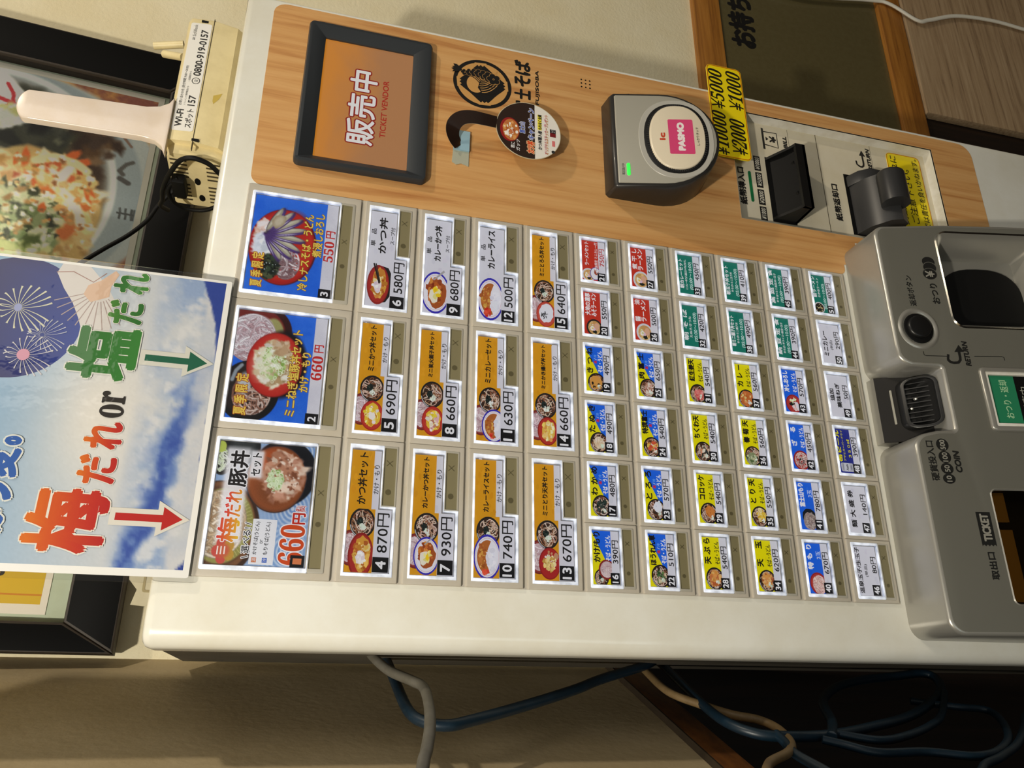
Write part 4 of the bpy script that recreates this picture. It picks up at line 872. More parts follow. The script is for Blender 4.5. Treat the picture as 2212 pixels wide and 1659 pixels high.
t.text('NADAI FUJISOBA', 438, 518, -257.2, -252.4, INK, 0.5, 0.12); t.build('brand_lettering', M['p_ink'], mach, F0, -1.45, MO)
b = MB()
for i in range(3):
    for j in range(3): b.cap(el(508.9 + i * 4.7, -302.4 - j * 4.6, 0.95, 0.95, 10), [], -1.5)
b.build('speaker_holes', M['matblack'], mach, MO, kind='stuff')

# --- card reader
RF = shear(22.0, 0.25, -326.0)
front = [(374, -326), (377, -323)] + [(483, -323), (486.5, -326.5)] + [(430.2 + 56.3 * math.cos(math.radians(a)), -371 + 55.5 * math.sin(math.radians(a))) for a in range(0, -181, -9)]
front = ccw(front)
b = MB(RF); base = b.loop([(434 + (p[0] - 430.2) * 1.01, p[1] - (0 if p[1] > -330 else (-330 - p[1]) * 0.10)) for p in front], lambda p: -(24.0 + 0.25 * (-326.0 - p[1])))
f1 = b.loop(front, -3.0); f2 = b.loop(inset(front, 1.2), -0.6); f3 = b.loop(inset(front, 3.0), 0.0)
b.strip(base, f1); b.strip(f1, f2); b.strip(f2, f3); b.cap(inset(front, 3.0), [], 0.0)
rd = b.build('card_reader', M['rdark'], mach, MO, 40)
b = MB(RF); b.prism(inset(front, 4.0), 0, 1.0, r=0.7, steps=2); b.build('face_plate', M['steel'], rd, MO)
b = MB(RF); b.prism(el(430, -383.6, 46.5, 35.6, 48, 2.3), 0.8, 1.6, holes=[el(430, -383.6, 41.0, 30.2, 48, 2.3)], r=0.4, steps=1); b.build('ring', M['ring'], rd, MO)
b = MB(RF); b.prism(el(430, -383.6, 41.6, 30.8, 48, 2.3), 0.9, 2.2, r=0.8, steps=2); b.build('dark_ring', M['black'], rd, MO)
b = MB(RF); b.prism(el(430.3, -384.0, 37.8, 26.4, 48, 2.3), 1.8, 4.2, r=1.6, steps=3); b.build('touch_disc', M['ivory'], rd, MO)
b = MB(RF)
for i in range(90):
    a = 2 * math.pi * i / 90; c, s = math.cos(a), math.sin(a)
    b.prism([(430.3 + 38.2 * c - 0.5 * s, -384 + 26.9 * s + 0.5 * c), (430.3 + 38.2 * c + 0.5 * s, -384 + 26.9 * s - 0.5 * c), (430.3 + 40.2 * c + 0.5 * s, -384 + 29.2 * s - 0.5 * c), (430.3 + 40.2 * c - 0.5 * s, -384 + 29.2 * s + 0.5 * c)], 1.8, 2.7)
b.build('knurling', M['dgrey'], rd, MO, 0, 'stuff')
b = MB(RF); b.prism(rr(386, -338.2, 400.2, -335.0, 1.5, 4), 0.9, 1.6, r=0.5, steps=2); b.build('status_lamp', M['led'], rd, MO)
b = MB(RF); b.tube([(470, -345, -14), (490, -346, -14), (494, -347, -14)], 3.6, 10); b.build('lock', M['black'], rd, MO)
p = Print(9); p.poly(rr(409.3, -399.0, 450.6, -375.2, 1.6, 4), (222, 70, 124)); p.build('logo_print', M['p_ink'], rd, RF, 4.25, MO)
t = Print(); t.text('PASMO', 413.2, 447.0, -390.4, -383.4, (250, 240, 240), 1.5, res=4); t.text('ic', 425.4, 434.5, -372.0, -366.4, (206, 70, 40), 1.0, res=4); t.text('しっかりタッチ', 419.6, 441.4, -404.0, -401.3, (30, 28, 26), 0.1)
t.build('lettering', M['p_ink'], rd, RF, 4.3, MO)
t = Print(); t.text('取扱中', 386.6, 399.6, -333.2, -330.4, (40, 38, 34), 0.08); t.build('lettering', M['p_ink'], rd, RF, 1.05, MO)

# --- banknote unit, recessed in the wood panel
b = MB(); b.box(376, 528, -746, -466, -22, -15); bu = b.build('banknote_unit', M['plate'], mach, MO)
b = MB(); ro = ccw(REC); ri = b.loop(ro, -15.0); rt = b.loop(ro, -1.5); b.strip(ri, rt); b.build('recess_edge', M['platewhite'], bu, MO)
b = MB(); b.box(391, 522.5, -588.6, -588.0, -15.1, -14.8); b.box(496, 519, -552.2, -551.9, -15.1, -14.9); b.box(485, 519, -660.2, -659.9, -15.1, -14.9); b.build('seam', M['slot'], bu, MO)
b = MB(); b.prism(rr(412.8, -498.0, 451.6, -494.8, 1.4, 3), -15, -14.4); b.build('green_strip', M['greenbar'], bu, MO)
b = MB(); b.box(391.8, 474.8, -547, -518, -15.2, -14.8, 1)
for u in (393.5, 471.0): b.prism([(u, 0), (u + 2.8, 0), (u + 2.8, 1), (u, 1)], 0, 0.001)
b = MB(); b.cap(rr(391.8, -547.2, 474.8, -518), [], -14.8)
S = MB(lambda a, c, d: F0(d, c, a))
b.box(394, 473.5, -547.2, -544.0, -15, 16); b.box(394, 473.5, -547.2, -535.5, 12.5, 16)
b.build('banknote_mouth', M['black'], bu, MO)
for u in (394.0, 470.5):
    S = MB(lambda a, c, d: F0(d, c, a)); S.prism([(-15, -547), (14, -547), (16, -536), (10, -533.5), (-15, -518.5)], u, u + 3.0, back=True); S.build('cheek', M['black'], bu, MO)
S = MB(lambda a, c, d: F0(d, c, a)); S.prism([(-14.5, -545), (12, -544), (12, -540), (-2, -533), (-14.5, -524)], 397.0, 470.5, back=True); S.build('guide', M['matblack'], bu, MO)
for u, v in ((455, -538), (417, -538)):
    b = MB(); b.prism(el(u, v, 2.6, 2.0, 14), 2, 7.5, r=1.0, steps=2); b.build('stud', M['black'], bu, MO)
b = MB(); b.cap(rr(392.5, -660, 472.0, -617), [], -14.8); b.build('return_slot', M['matblack'], bu, MO)
S = MB(lambda a, c, d: F0(d, c, a)); S.prism([(-15, -622), (2, -627), (18, -639), (23, -650), (17, -661), (-15, -664)], 394, 455, back=True); S.build('return_chute', M['dgrey'], bu, MO, 30)
S = MB(lambda a, c, d: F0(d, c, a)); S.prism([(-15, -620), (-2, -626), (6, -636), (6, -650), (-15, -660)], 455, 470, back=True, r=3, steps=2); S.build('return_chute_horn', M['dgrey'], bu, MO, 40)
b = MB(lambda a, c, d: F0(d, c, a)); b.prism(el(24, -643, 13.5, 15, 28), 411, 450, back=True, r=3, steps=3); b.build('roller', M['dgrey'], bu, MO, 50)
p = Print(3); INK2 = (34, 32, 30)
for u0, u1 in ((454.6, 474.0), (432.8, 452.2), (410.8, 430.4), (391.6, 408.6)): p.rect(u0, -511.8, u1, -503.8, INK2)
p.line([(514.5, -519.8), (486.0, -519.8)], 2.6, INK2)
p.line([(510.0, -521), (510.5, -537.5), (490.5, -537.5), (492.5, -521)], 1.3, INK2); p.poly([(503.5, -523), (498.0, -523), (500.8, -526.4)][::-1], INK2)
p.text('¥', 496.5, 505.5, -536.0, -527.5, INK2, 0.9)
p.line([(487.6, -641.0), (486.9, -643.0), (487.2, -645.4), (489.0, -647.2), (492, -647.8), (497, -647.8), (503, -647.6)], 2.4, INK2); p.line([(487.4, -641.5), (489.5, -638.6), (494.5, -638.2)], 2.2, INK2)
p.poly([(502.5, -643.6), (510.5, -647.8), (502.5, -652.0)], INK2); p.build('symbols', M['p_ink'], bu, F0, -14.9, MO)
t = Print(); t.text('紙幣挿入口', 408.0, 455.4, -490.4, -481.4, INK2, 0.8); t.text('紙幣返却口', 407.6, 455.6, -606.8, -597.8, INK2, 0.8); t.text('BILL', 492.0, 509.4, -549.8, -544.6, INK2, 0.9, 0.2, res=4); t.text('RETURN', 484.0, 514.4, -658.8, -653.2, INK2, 0.9, 0.2, res=4)
for s_, u0, u1 in (('¥10000', 456, 473), ('¥5000', 434.5, 451), ('¥2000', 412.5, 429), ('¥1000', 392.8, 407.4)): t.text(s_, u0, u1, -510.6, -505.2, (226, 222, 206), 0.2, 0.15)
t.build('lettering', M['p_ink'], bu, F0, -14.85, MO)

# --- silver coin and ticket unit
TF = shear(45.0, 0.2, -588.0)
def arc(cx, cy, r, a0, a1, n=6): return [(cx + r * math.cos(math.radians(a0 + (a1 - a0) * i / n)), cy + r * math.sin(math.radians(a0 + (a1 - a0) * i / n))) for i in range(n + 1)]
outl = arc(-16, -602, 14, 180, 90) + [(40, -588), (90, -588), (124, -588)] + arc(129, -604, 16, 90, 12)[1:] + [(147.3, -612), (147.6, -624.5)] + arc(150, -625, 2.5, 190, 270, 3) + [(160, -627.5), (190, -627.5)] + arc(207, -625, 2.5, -90, 0, 3) + [(209.6, -612)] + arc(226, -604, 16, 168, 90)[:-1] + [(232, -588), (290, -588), (340, -588)] + arc(350, -600, 12, 90, 0) + [(366, -660), (367, -720)] + arc(345, -860, 22, 0, -90) + arc(-10, -862, 20, -90, -180)
outl = ccw(outl)
cup = rr(252.0, -760, 356.5, -649.0, 11, 6); twin = rr(-4.6, -730, 93.0, -647.2, 5, 5); grn = rr(151.5, -740, 206.0, -665.2, 1, 2)
b = MB(TF); back = b.loop(outl, lambda p: -(47.0 + 0.2 * (-588.0 - p[1])))
last = back
for i in range(5):
    a = math.pi / 2 * i / 4; lp = b.loop(inset(outl, 3.2 * (1 - math.cos(a))), -3.2 + 3.2 * math.sin(a)); b.strip(last, lp); last = lp
b.cap(inset(outl, 3.2), [cup, twin, grn], 0.0, 1)
for x, d in ((cup, -3), (twin, -2.0), (grn, -2)): b.strip(b.loop(ccw(x), d), b.loop(ccw(x), 0), 0)
cu = b.build('coin_unit', [M['silver'], M['silverface']], mach, MO, 35)
# change cup: bright lip, steel scoop, dark pit
b = MB(TF); l0 = ccw(cup); b.strip(b.loop(inset(l0, -1.6), 0.0), b.loop(inset(l0, -0.8), 1.2)); b.strip(b.loop(inset(l0, -0.8), 1.2), b.loop(inset(l0, 0.4), 0.0)); b.build('cup_lip', M['chrome'], cu, MO, 60)
b = MB(TF); s0 = b.loop(inset(l0, 0.2), -0.5); s1 = b.loop(inset(l0, 4), -5); pit = ccw(rr(266, -752, 344, -670, 4, 6)); s2 = b.loop(pit, -34); b.strip(s0, s1); b.strip(s1, s2); b.cap(pit, [], -34); b.build('change_cup', M['silver'], cu, MO, 50)
b = MB(TF); b.prism(el(296, -712, 38, 42, 36, 2.6), -33.9, -30, r=2, steps=2); b.build('change_pit', M['matblack'], cu, MO)
# round return button
b = MB(TF)
for q, (r0, h0, r1, h1) in enumerate(((21.5, 0.0, 20.0, 1.2), (20.0, 1.2, 18.0, 1.4), (18.0, 1.4, 15.0, -1.5))): b.strip(b.loop(el(248.5, -613, r0, r0 * 0.9, 40), h0), b.loop(el(248.5, -613, r1, r1 * 0.9, 40), h1))
rb = b.build('return_button_collar', M['silver'], cu, MO, 60)
b = MB(TF); b.prism(el(248.5, -613, 16.0, 14.4, 40), -3, 0.6, r=1.5, steps=3); b.build('return_button_well', M['matblack'], cu, MO)
b = MB(TF); b.prism(el(249.3, -612.4, 11.4, 11.0, 36), -1, 4.2, r=2.0, steps=4); b.build('return_button', M['black'], cu, MO, 50)
# coin slot: black plate with a slit, ribbed funnel below it
CF = shear(8.0, 0.55, -588.0)
b = MB(); b.box(146, 211, -604, -588.0, -2, 8.0); b.build('slot_lip', M['silver'], cu, MO)
b = MB(CF); b.box(146, 211, -630, -588.2, -1, 0); b.build('coin_plate', M['rdark'], cu, MO)
b = MB(CF); b.prism(rr(163, -600.0, 197.5, -598.6, 0.6, 2), 0, 0.6); b.build('coin_slit', M['steel'], cu, MO)
GF = shear(22.0, 1.0, -603.0); ring = rr(155.5, -627.0, 206.5, -603.5, 9, 6)
b = MB(GF); b.prism(ring, -8, 0.0, holes=[inset(ccw(ring), 2.6)], r=1.0, steps=2, wallto=-9); b.build('coin_funnel', M['black'], cu, MO, 40)
b = MB(GF); i0 = inset(ccw(ring), 2.6); b.strip(b.loop(i0, -2), b.loop(inset(ccw(ring), 8), -11)); b.cap(inset(ccw(ring), 8), [], -11); b.build('funnel_bowl', M['matblack'], cu, MO, 40)
b = MB(GF)
for i in range(9): b.prism(rr(162 + i * 4.8, -623, 163.0 + i * 4.8, -608, 0), -9, -4.5)
b.build('funnel_ribs', M['black'], cu, MO, 0, 'stuff')
for u, v in ((176, -610.0), (185, -613.5)):
    b = MB(GF); b.prism(el(u, v, 1.5, 1.3, 12), -6, -3.0, r=1, steps=2); b.build('screw', M['chrome'], cu, MO, 60)
# amount display
b = MB(TF); b.prism(inset(ccw(grn), -4.0), -1, 2.2, holes=[inset(ccw(grn), 0.2)], r=1.6, steps=3, wallto=-2); b.build('display_surround', M['silver'], cu, MO, 60)
b = MB(TF); b.prism(inset(ccw(grn), 0.0), -1, 1.0, holes=[rr(155.0, -737, 202.6, -668.6, 0.3, 2)], r=0.6, steps=2, wallto=-2); b.build('display_frame', M['platewhite'], cu, MO, 60)
b = MB(TF); b.cap(rr(154, -738, 203.6, -668), [], -1.8); b.build('display_glass', M['matblack'], cu, MO)
p = Print(4); p.rect(156.0, -694.5, 202.8, -670.6, (36, 132, 92)); p.build('green_plate', M['p_ink'], cu, TF, -1.7, MO)
t = Print(); t.text('おつり・返却', 160.8, 198.4, -687.2, -679.4, (180, 222, 176), 0.2); t.text('販売中', 166, 192, -706, -698, (170, 170, 160), 0.1); t.build('lettering', M['p_ink'], cu, TF, -1.6, MO)
# ticket outlet behind a smoked window
b = MB(TF); b.strip(b.loop(ccw(twin), -0.5), b.loop(inset(ccw(twin), 3), -32)); b.cap(inset(ccw(twin), 3), [], -32); b.build('ticket_well', M['rdark'], cu, MO)
b = MB(TF); b.box(-2, 59, -664, -648.0, -10, -6); b.box(66, 92, -664, -648.0, -10, -7); b.build('ticket_shelf', mat('brass_shelf_glint', (214, 178, 104), 0.45, metal=0.15), cu, MO)  # pale brass stands in for the strips of reflection behind the window
b = MB(TF); b.cap(ccw(twin), [], -1.4); b.build('ticket_window', M['tinted'], cu, MO)
b = MB(TF); e0 = ccw(twin); b.strip(b.loop(inset(e0, -1.2), 0.0), b.loop(inset(e0, -0.4), 0.7)); b.strip(b.loop(inset(e0, -0.4), 0.7), b.loop(inset(e0, 0.5), -0.6)); b.build('window_lip', M['silver'], cu, MO, 60)
p = Print(6); INK3 = (26, 26, 24)
for u in (305.5, 314.0, 321.5): pass
p.ell(321.8, -636.6, 5.6, 6.3, INK3); p.ell(315.6, -636.8, 6.3, 6.8, (92, 91, 84)); p.ell(315.4, -636.8, 5.7, 6.3, INK3); p.ell(308.4, -635.6, 6.5, 7.2, (92, 91, 84)); p.ell(308.2, -635.6, 6.0, 6.7, INK3); p.text('¥', 304.6, 311.8, -640.2, -631.0, (150, 148, 138), 0.5)
for u, w in ((102.2, 4.6), (111.4, 5.2), (122.0, 5.6), (133.4, 5.8)): p.ell(u, -612.6, w, 5.6, INK3)
zig = [(73.0, -629.4), (73.0, -642.0)] + [(43.4 + (1.4 if i % 2 else 0), -642.0 + i * 12.6 / 8) for i in range(9)]
p.poly(zig, INK3)
p.line([(224.8, -612.9), (221.0, -613.2), (220.4, -615), (220.4, -635.0)], 0.7, INK3); p.line([(221.2, -660.8), (221.8, -687.0), (221.0, -689), (217.8, -689.2)], 0.7, INK3)
p.line([(217.2, -634.6), (214.6, -636.6), (213.9, -640), (214.4, -644.4), (217, -646.6), (220, -647), (226, -647)], 2.6, INK3); p.line([(214.6, -637), (217.4, -635.0), (222.5, -636.2)], 2.4, INK3); p.poly([(225.0, -642.6), (232.6, -648.0), (225.4, -652.0)], INK3)
p.build('symbols', M['p_ink'], cu, TF, 0.04, MO)
t = Print(); t.text('返却ボタン', 272.2, 305.6, -616.2, -609.6, INK3, 0.4); t.text('おつり', 275.4, 297.6, -640.0, -632.4, INK3, 0.6); t.text('RETURN', 211.0, 236.6, -656.4, -651.0, INK3, 0.7, 0.15, res=4)
t.text('硬貨投入口', 100.2, 137.0, -604.4, -597.0, INK3, 0.5); t.text('COIN', 107.6, 128.2, -626.2, -620.2, INK3, 0.8, 0.15, res=4); t.text('取出口', 15.3, 38.6, -638.6, -631.6, INK3, 0.6)
g = (150, 148, 138)
for s_, u, w in (('10', 102.2, 2.8), ('50', 111.4, 3.2), ('100', 122.0, 4.3), ('500', 133.4, 4.6)): t.text(s_, u - w, u + w, -615.0, -610.2, g, 0.35)
t.text('TICKET', 47.5, 71.5, -639.6, -632.0, g, 0.9, res=4); t.build('lettering', M['p_ink'], cu, TF, 0.12, MO)

# ================================================================ things fixed on the machine
# yellow banknote card
c = thing('banknote_card', 'yellow card with black yen amounts sticking out past the right edge', 'card', F0(512, -471, 0)); co = tuple(c.location)
YF = lambda u, v, h: F0(u, v + 0.05 * (u - 512) * 0 , h)
crd = rr(452, -491.5, 575.5, -449.0, 6, 5)
b = MB(YF); b.prism(crd, -1.0, 0.2, back=True); b.build('card', M['yellow'], c, co)
b = MB(YF); b.prism(inset(ccw(crd), 0.6), 0.2, 0.35, holes=[inset(ccw(crd), 1.3)]); b.build('border', M['redline'], c, co)
t = Print()
def serif_yen(tp, s_, u0, u1, v0, v1): tp.text('¥' + ''.join(chr(0x1D7CE + int(ch)) for ch in s_), u0, u1, v0, v1, (24, 20, 8), 0.1, 0.22, res=4)
serif_yen(t, '5000', 514, 571, -467.0, -450.5); serif_yen(t, '10000', 453, 513, -465.8, -449.5); serif_yen(t, '1000', 516, 572, -489.5, -472.0); serif_yen(t, '2000', 456.5, 506, -487.5, -469.6)
t.build('lettering', M['p_ink'], c, YF, 0.4, co)
# yellow caution sticker under the return roller
c = thing('caution_sticker', 'small yellow caution sticker behind the grey return roller', 'sticker', F0(466, -703, -15)); co = tuple(c.location)
crd = rr(412, -727, 515.5, -681, 6, 4)
b = MB(); b.prism(crd, -15, -14.6); b.build('card', M['yellow'], c, co); b = MB(); b.prism(inset(ccw(crd), 0.4), -14.6, -14.5, holes=[inset(ccw(crd), 1.0)]); b.build('border', M['redline'], c, co)
t = Print(); t.text('釣銭の取り忘れに', 418, 512, -694.5, -684.5, (24, 20, 8), 0.3, 0.1); t.text('ご注意下さい。', 421, 496, -709, -699, (24, 20, 8), 0.3, 0.1); t.text('当店では責任を負いかねます。', 400, 513, -723, -714.5, (24, 20, 8), 0.15, 0.1); t.build('lettering', M['p_ink'], c, F0, -14.45, co)
# wobbler on a curled strip
c = thing('wobbler_sign', 'round dark and white wobbler sign on a curled brown strip', 'sign', F0(429, -241, 0)); co = tuple(c.location)
b = MB(); b.prism(el(429.0, -241.2, 33.0, 32.4, 48), 11.4, 11.8, back=True); b.build('disc', M['paper'], c, co)
p = Print(12); ds = el(429.0, -241.2, 32.4, 31.8, 64)
p.poly(ds, (238, 234, 226)); p.poly([q for q in ds if q[1] > -248.4], (44, 26, 18))
p.ell(426.5, -222.5, 14.0, 9.6, (150, 28, 26)); p.ell(426.5, -223.5, 12.4, 8.0, (196, 120, 60)); p.bits(426, -223.5, 10.5, 6.6, [(222, 160, 90), (244, 236, 226), (186, 100, 50), (250, 246, 240)], 34, 1.8)
p.rect(413, -257.2, 423, -253.6, (30, 26, 26)); p.rect(426, -268.5, 435, -262.6, (120, 24, 28)); p.rect(430.5, -268.5, 435, -262.6, (24, 22, 22)); p.rect(415, -267.6, 421.5, -264.6, (220, 120, 120)); p.ell(408.5, -265.6, 1.8, 1.8, (50, 50, 50)); p.rect(431.8, -254.2, 450.0, -250.2, (246, 232, 60)); p.rect(412.5, -257.4, 425, -250.2, (238, 234, 226))
p.build('disc_print', M['p_paper'], c, F0, 11.85, co, 0.004)
t = Print(); t.text('キャンペーン', 418, 456, -247.2, -240.4, (60, 90, 190), 0.5, 0.1, (0.4, WH)); t.text('カツ丼', 402, 417, -247.2, -239.0, (230, 80, 30), 0.7, 0.1, (0.5, (250, 220, 170))); t.text('富士山', 424, 438, -237.6, -231.8, (60, 90, 190), 0.4, 0.1, (0.3, WH)); t.text('君に', 405, 412, -227.5, -223.5, WH, 0.2); t.text('ガッツ', 403, 416, -232.5, -228.6, WH, 0.2)
t.text('かつ丼購入者', 408.5, 430.5, -254.4, -250.2, K, 0.25); t.text('もれなく全員', 432.0, 450.0, -254.2, -250.4, K, 0.25); t.text('オリジナルステッカープレゼント', 404, 451, -260.8, -256.6, (206, 120, 70), 0.25, 0, None, ((200, 90, 150), (220, 160, 50))); t.text('カツ', 431.0, 434.6, -267.6, -263.6, WH)
t.build('lettering', M['p_ink'], c, F0, 12.2, co)
path = crom([(432, -212, 11.5), (431.5, -198, 13), (430.5, -184, 14), (427, -174, 13), (420.5, -168.5, 10), (414, -168.5, 6), (408.5, -172, 2.5), (405, -176, 0.6)], 5)
b = MB(); L = []; R2 = []
for i, q in enumerate(path):
    a, d = Vector(path[max(0, i - 1)]), Vector(path[min(len(path) - 1, i + 1)]); tn = (d - a); n2 = Vector((tn.y, -tn.x, 0)).normalized() * 6.8; tw = min(1.0, i / (len(path) * 0.6))
    L.append((q[0] + n2.x, q[1] + n2.y, q[2] + 3 * tw)); R2.append((q[0] - n2.x, q[1] - n2.y, q[2] - 1.0 * tw))
for off, mm in ((0.0, 0), (-0.35, 1)):
    li = [b.P(x, y, max(h, -1.2) + off) for x, y, h in L]; ri = [b.P(x, y, max(h, -1.2) + off) for x, y, h in R2]; b.strip(li, ri, mm, False)
b.build('strip', [mat('strip_brown', (40, 26, 20), 0.25, coat=0.5), M['paper']], c, co, 60)
b = MB(); b.prism([(401.5, -186), (424, -186.4), (424, -170.6), (401.5, -170.9)], -1.4, 0.9); b.build('tape', M['tape'], c, co)
b = MB(); b.prism([(388.0, -170.0), (385.6, -174), (387.6, -179), (385.4, -186.0), (401.6, -186.0), (401.6, -170.8)], -1.5, -0.9); b.build('tape', M['tapeclear'], c, co)

# laminated promotion sheet standing above the buttons
c = thing('promotion_poster', 'laminated sky-blue poster with red and green arrows above the buttons', 'poster', F0(115, 3, 2)); co = tuple(c.location)
b = MB(); b.prism(rr(-2, 5.2, 232, 322, 1.5, 3), 1.9, 2.5, back=True); b.build('sheet', mat('poster_paper', (228, 228, 226), 0.5, coat=0.5), c, co)
b = MB(); b.prism(rr(-6, 1.6, 236, 326, 2, 3), 1.4, 1.8, back=True); b.prism(rr(-6, 1.6, 236, 326, 2, 3), 1.0, 1.2); b.build('laminate', M['laminate'], c, co)
R = Raster(3.2, 9.4, 229.8, 318, 1.5, 31, (206, 212, 220))
t_ = np.clip((R.V - 60) / 100.0, 0, 1); R.mix(t_, (142, 178, 212)); R.mix(0.85 * np.exp(-((R.U - 112) / 62.0) ** 2 - ((R.V - 82) / 34.0) ** 2), (244, 238, 228))
n1 = R.noise(26, 5); n2 = R.noise(9, 4); n3 = R.noise(40, 4)
cl = np.clip((62 - R.V) / 18.0, 0, 1)
R.mix(cl * np.clip(0.65 + 1.5 * n1, 0, 1), (150, 174, 214)); R.mix(cl * np.clip(0.05 + 2.2 * n2, 0, 0.8), (226, 228, 232))
band = 44 - 0.14 * R.U + 10 * n1 + 5 * n2
R.mix(np.clip(1.5 - np.abs(R.V - band) / 8.0, 0, 1) * np.clip((178 - R.U) / 50.0, 0, 1) * np.clip(1.1 + 1.5 * n3, 0.2, 1), (96, 128, 196)); R.mix(np.clip(1.4 - np.abs(R.V - band) / 5.0, 0, 1) * np.clip((132 - R.U) / 40.0, 0, 1) * np.clip(1.0 + 2.4 * n2, 0, 1), (50, 82, 172))
R.mix(np.clip((26 - R.V + 6 * n2) / 5.0, 0, 1) * np.clip(0.75 + n1, 0, 1), (214, 216, 222))
wedge = 9 + 19 * np.clip((R.U - 148) / 82.0, 0, 1) ** 2; R.mix(np.clip((wedge + 2.0 * n2 - R.V) / 1.6, 0, 1), (34, 64, 158)); R.mix(np.clip((19 - R.V - R.U * 0.9 + 3 * n2) / 2.0, 0, 1), (40, 66, 158))
R.build('picture', M['p_gloss'], c, F0, 2.54, co, 1.5)
p = Print(31, (3.2, 9.4, 229.8, 318)); r = p.r
# round fan: night sky with fireworks, pleated paper foot
disc = [(182 + 49 * math.cos(math.radians(a)), 152 + 46 * math.sin(math.radians(a))) for a in range(0, 360, 7)]
p.poly(disc, None, lambda q: (10, 16 + max(0, 150 - q[1]) * 0.9, 92 + max(0, 150 - q[1]) * 1.4))
p.poly([(231, 128), (221.8, 131), (209, 124), (198, 116), (186, 110), (176, 106), (172, 100), (178, 87), (204, 88), (214, 94), (231, 110)], (222, 218, 216))
for i in range(11):
    a = math.radians(112 + i * 11.5); p.line([(211 + 10 * math.cos(a), 99 + 9 * math.sin(a)), (211 + 34 * math.cos(a), 99 + 32 * math.sin(a))], 0.7, (176, 158, 154))
p.poly([(200, 104), (206, 110), (214, 108), (219, 100), (229, 91), (226, 88), (215, 92), (206, 92)], (224, 190, 164)); p.line([(222, 131.5), (224, 120), (217, 105), (226, 97)], 0.7, (170, 130, 120))
def fire(cx, cy, R, n, col, w):
    for i in range(n):
        a = 2 * math.pi * i / n + 0.1; p.line([(cx + R * k * math.cos(a + 0.25 * k * k * (1 if math.cos(a) > 0 else -1)), cy + R * k * math.sin(a + 0.1) - 3.0 * k * k) for k in (0.12, 0.4, 0.65, 0.85, 1.0)], [w * 0.3, w * 0.4, w * 0.6, w * 0.9, w * 1.3], col)
fire(189, 151, 19, 20, (214, 214, 190), 1.1); p.ell(189, 151, 3.2, 2.6, (150, 160, 210)); fire(169, 131, 13, 20, (196, 200, 216), 0.6); fire(152, 140, 16, 20, (208, 206, 214), 0.8); p.ell(152, 140, 4.5, 4.2, (214, 150, 176))
def arrow(u, col, halo):
    for g_, cc in ((3.6, halo), (0, col)): p.poly([(u - 2.6 - g_, 59 + g_), (u + 2.6 + g_, 59 + g_), (u + 2.6 + g_, 28 + g_), (u + 8.4 + g_ * 1.2, 28 + g_), (u, 14.6 - g_ * 1.3), (u - 8.4 - g_ * 1.2, 28 + g_), (u - 2.6 - g_, 28 + g_)], cc)
arrow(38.3, (190, 18, 8), (232, 228, 218)); arrow(159.3, (0, 96, 68), (222, 222, 212))
p.build('print', M['p_gloss'], c, F0, 2.56, co, 0.005)
t = Print(); OR = ((224, 112, 0), (186, 12, 4)); GG = ((60, 140, 50), (52, 146, 52)); HW = (238, 234, 224)
t.text('梅', 11, 56, 63, 115, RED, 3.6, 0, (0.9, HW), OR, res=5); t.text('だ', 60, 81.5, 63.6, 89, RED, 2.0, 0, (0.5, HW), OR, res=5); t.text('れ', 85.5, 106.5, 63.6, 89, RED, 2.0, 0, (0.5, HW), OR, res=5)
t.text('\U0001D428\U0001D42B', 109.4, 129.8, 66.4, 82.6, (30, 22, 16), 0.6, res=5)
t.text('塩', 137.5, 181, 64, 112, (50, 130, 40), 3.4, 0, (0.8, (228, 230, 222)), ((30, 108, 28), (44, 128, 40)), res=5); t.text('だ', 184.4, 204.6, 65.6, 90.4, GRN, 1.9, 0, (0.4, HW), ((66, 132, 36), (22, 104, 22)), res=5); t.text('れ', 210.4, 229.4, 65.2, 90.6, GRN, 1.9, 0, (0.4, HW), ((22, 104, 22), (66, 140, 50)), res=5)
BL = (40, 92, 176)
for ch, u0, u1, v0, v1 in (('夏', 60.5, 82, 125.6, 160), ('り', 42, 58.5, 125.5, 160), ('ぱ', 22, 40, 127, 158), ('。', 83.5, 90.5, 127.0, 138.0)): t.text(ch, u0, u1, v0, v1, BL, 2.4, 0, (1.1, (226, 230, 226)), res=5)
t.build('lettering', M['p_gloss'], c, F0, 2.55 + 0.005 * p.lay + 0.1, co)

# ================================================================ on top of the machine
ro_ = thing('wifi_router', 'yellowed wireless router with an upright paddle antenna on the machine', 'router', F0(436, 30, -58)); RO = tuple(ro_.location)
b = MB(lambda a, c_, d: F0(d, c_, a))  # profile in (h, v), swept along u
b.prism([(-100, 31), (-22, 31), (-17, 36), (-13, 57), (-15, 77), (-20, 80), (-100, 80)], 372, 512, back=True, r=3, steps=2); b.build('body', M['cream'], ro_, RO, 30)
b = MB(lambda a, c_, d: F0(d, c_, a)); b.prism([(-98, 32), (-24, 32), (-20, 40), (-20, 72), (-26, 78), (-98, 78)], 362, 372, back=True); b.build('end_grille', M['cream'], ro_, RO, 30)
b = MB(lambda a, c_, d: F0(-d, c_, a))
for i in range(11):
    if i in (5,): continue
    h_ = -30 - i * 6.0; b.box(h_, h_ + 2.0, 62, 76, -362.0, -361.6)
    b.box(h_, h_ + 2.0, 34, 46, -362.0, -361.6)
b.build('vent_slots', M['slot'], ro_, RO, 0, 'stuff')
b = MB(lambda a, c_, d: F0(-d, c_, a)); b.prism(el(-58, 55, 5, 2.6, 16), -362, -361.5); b.prism(el(-84, 53, 5, 2.6, 16), -362, -361.5); b.build('screw_holes', M['matblack'], ro_, RO, 0)
b = MB(); b.box(364, 512, 56.6, 57.2, -16, -12.8); b.build('shell_seam', M['slot'], ro_, RO)
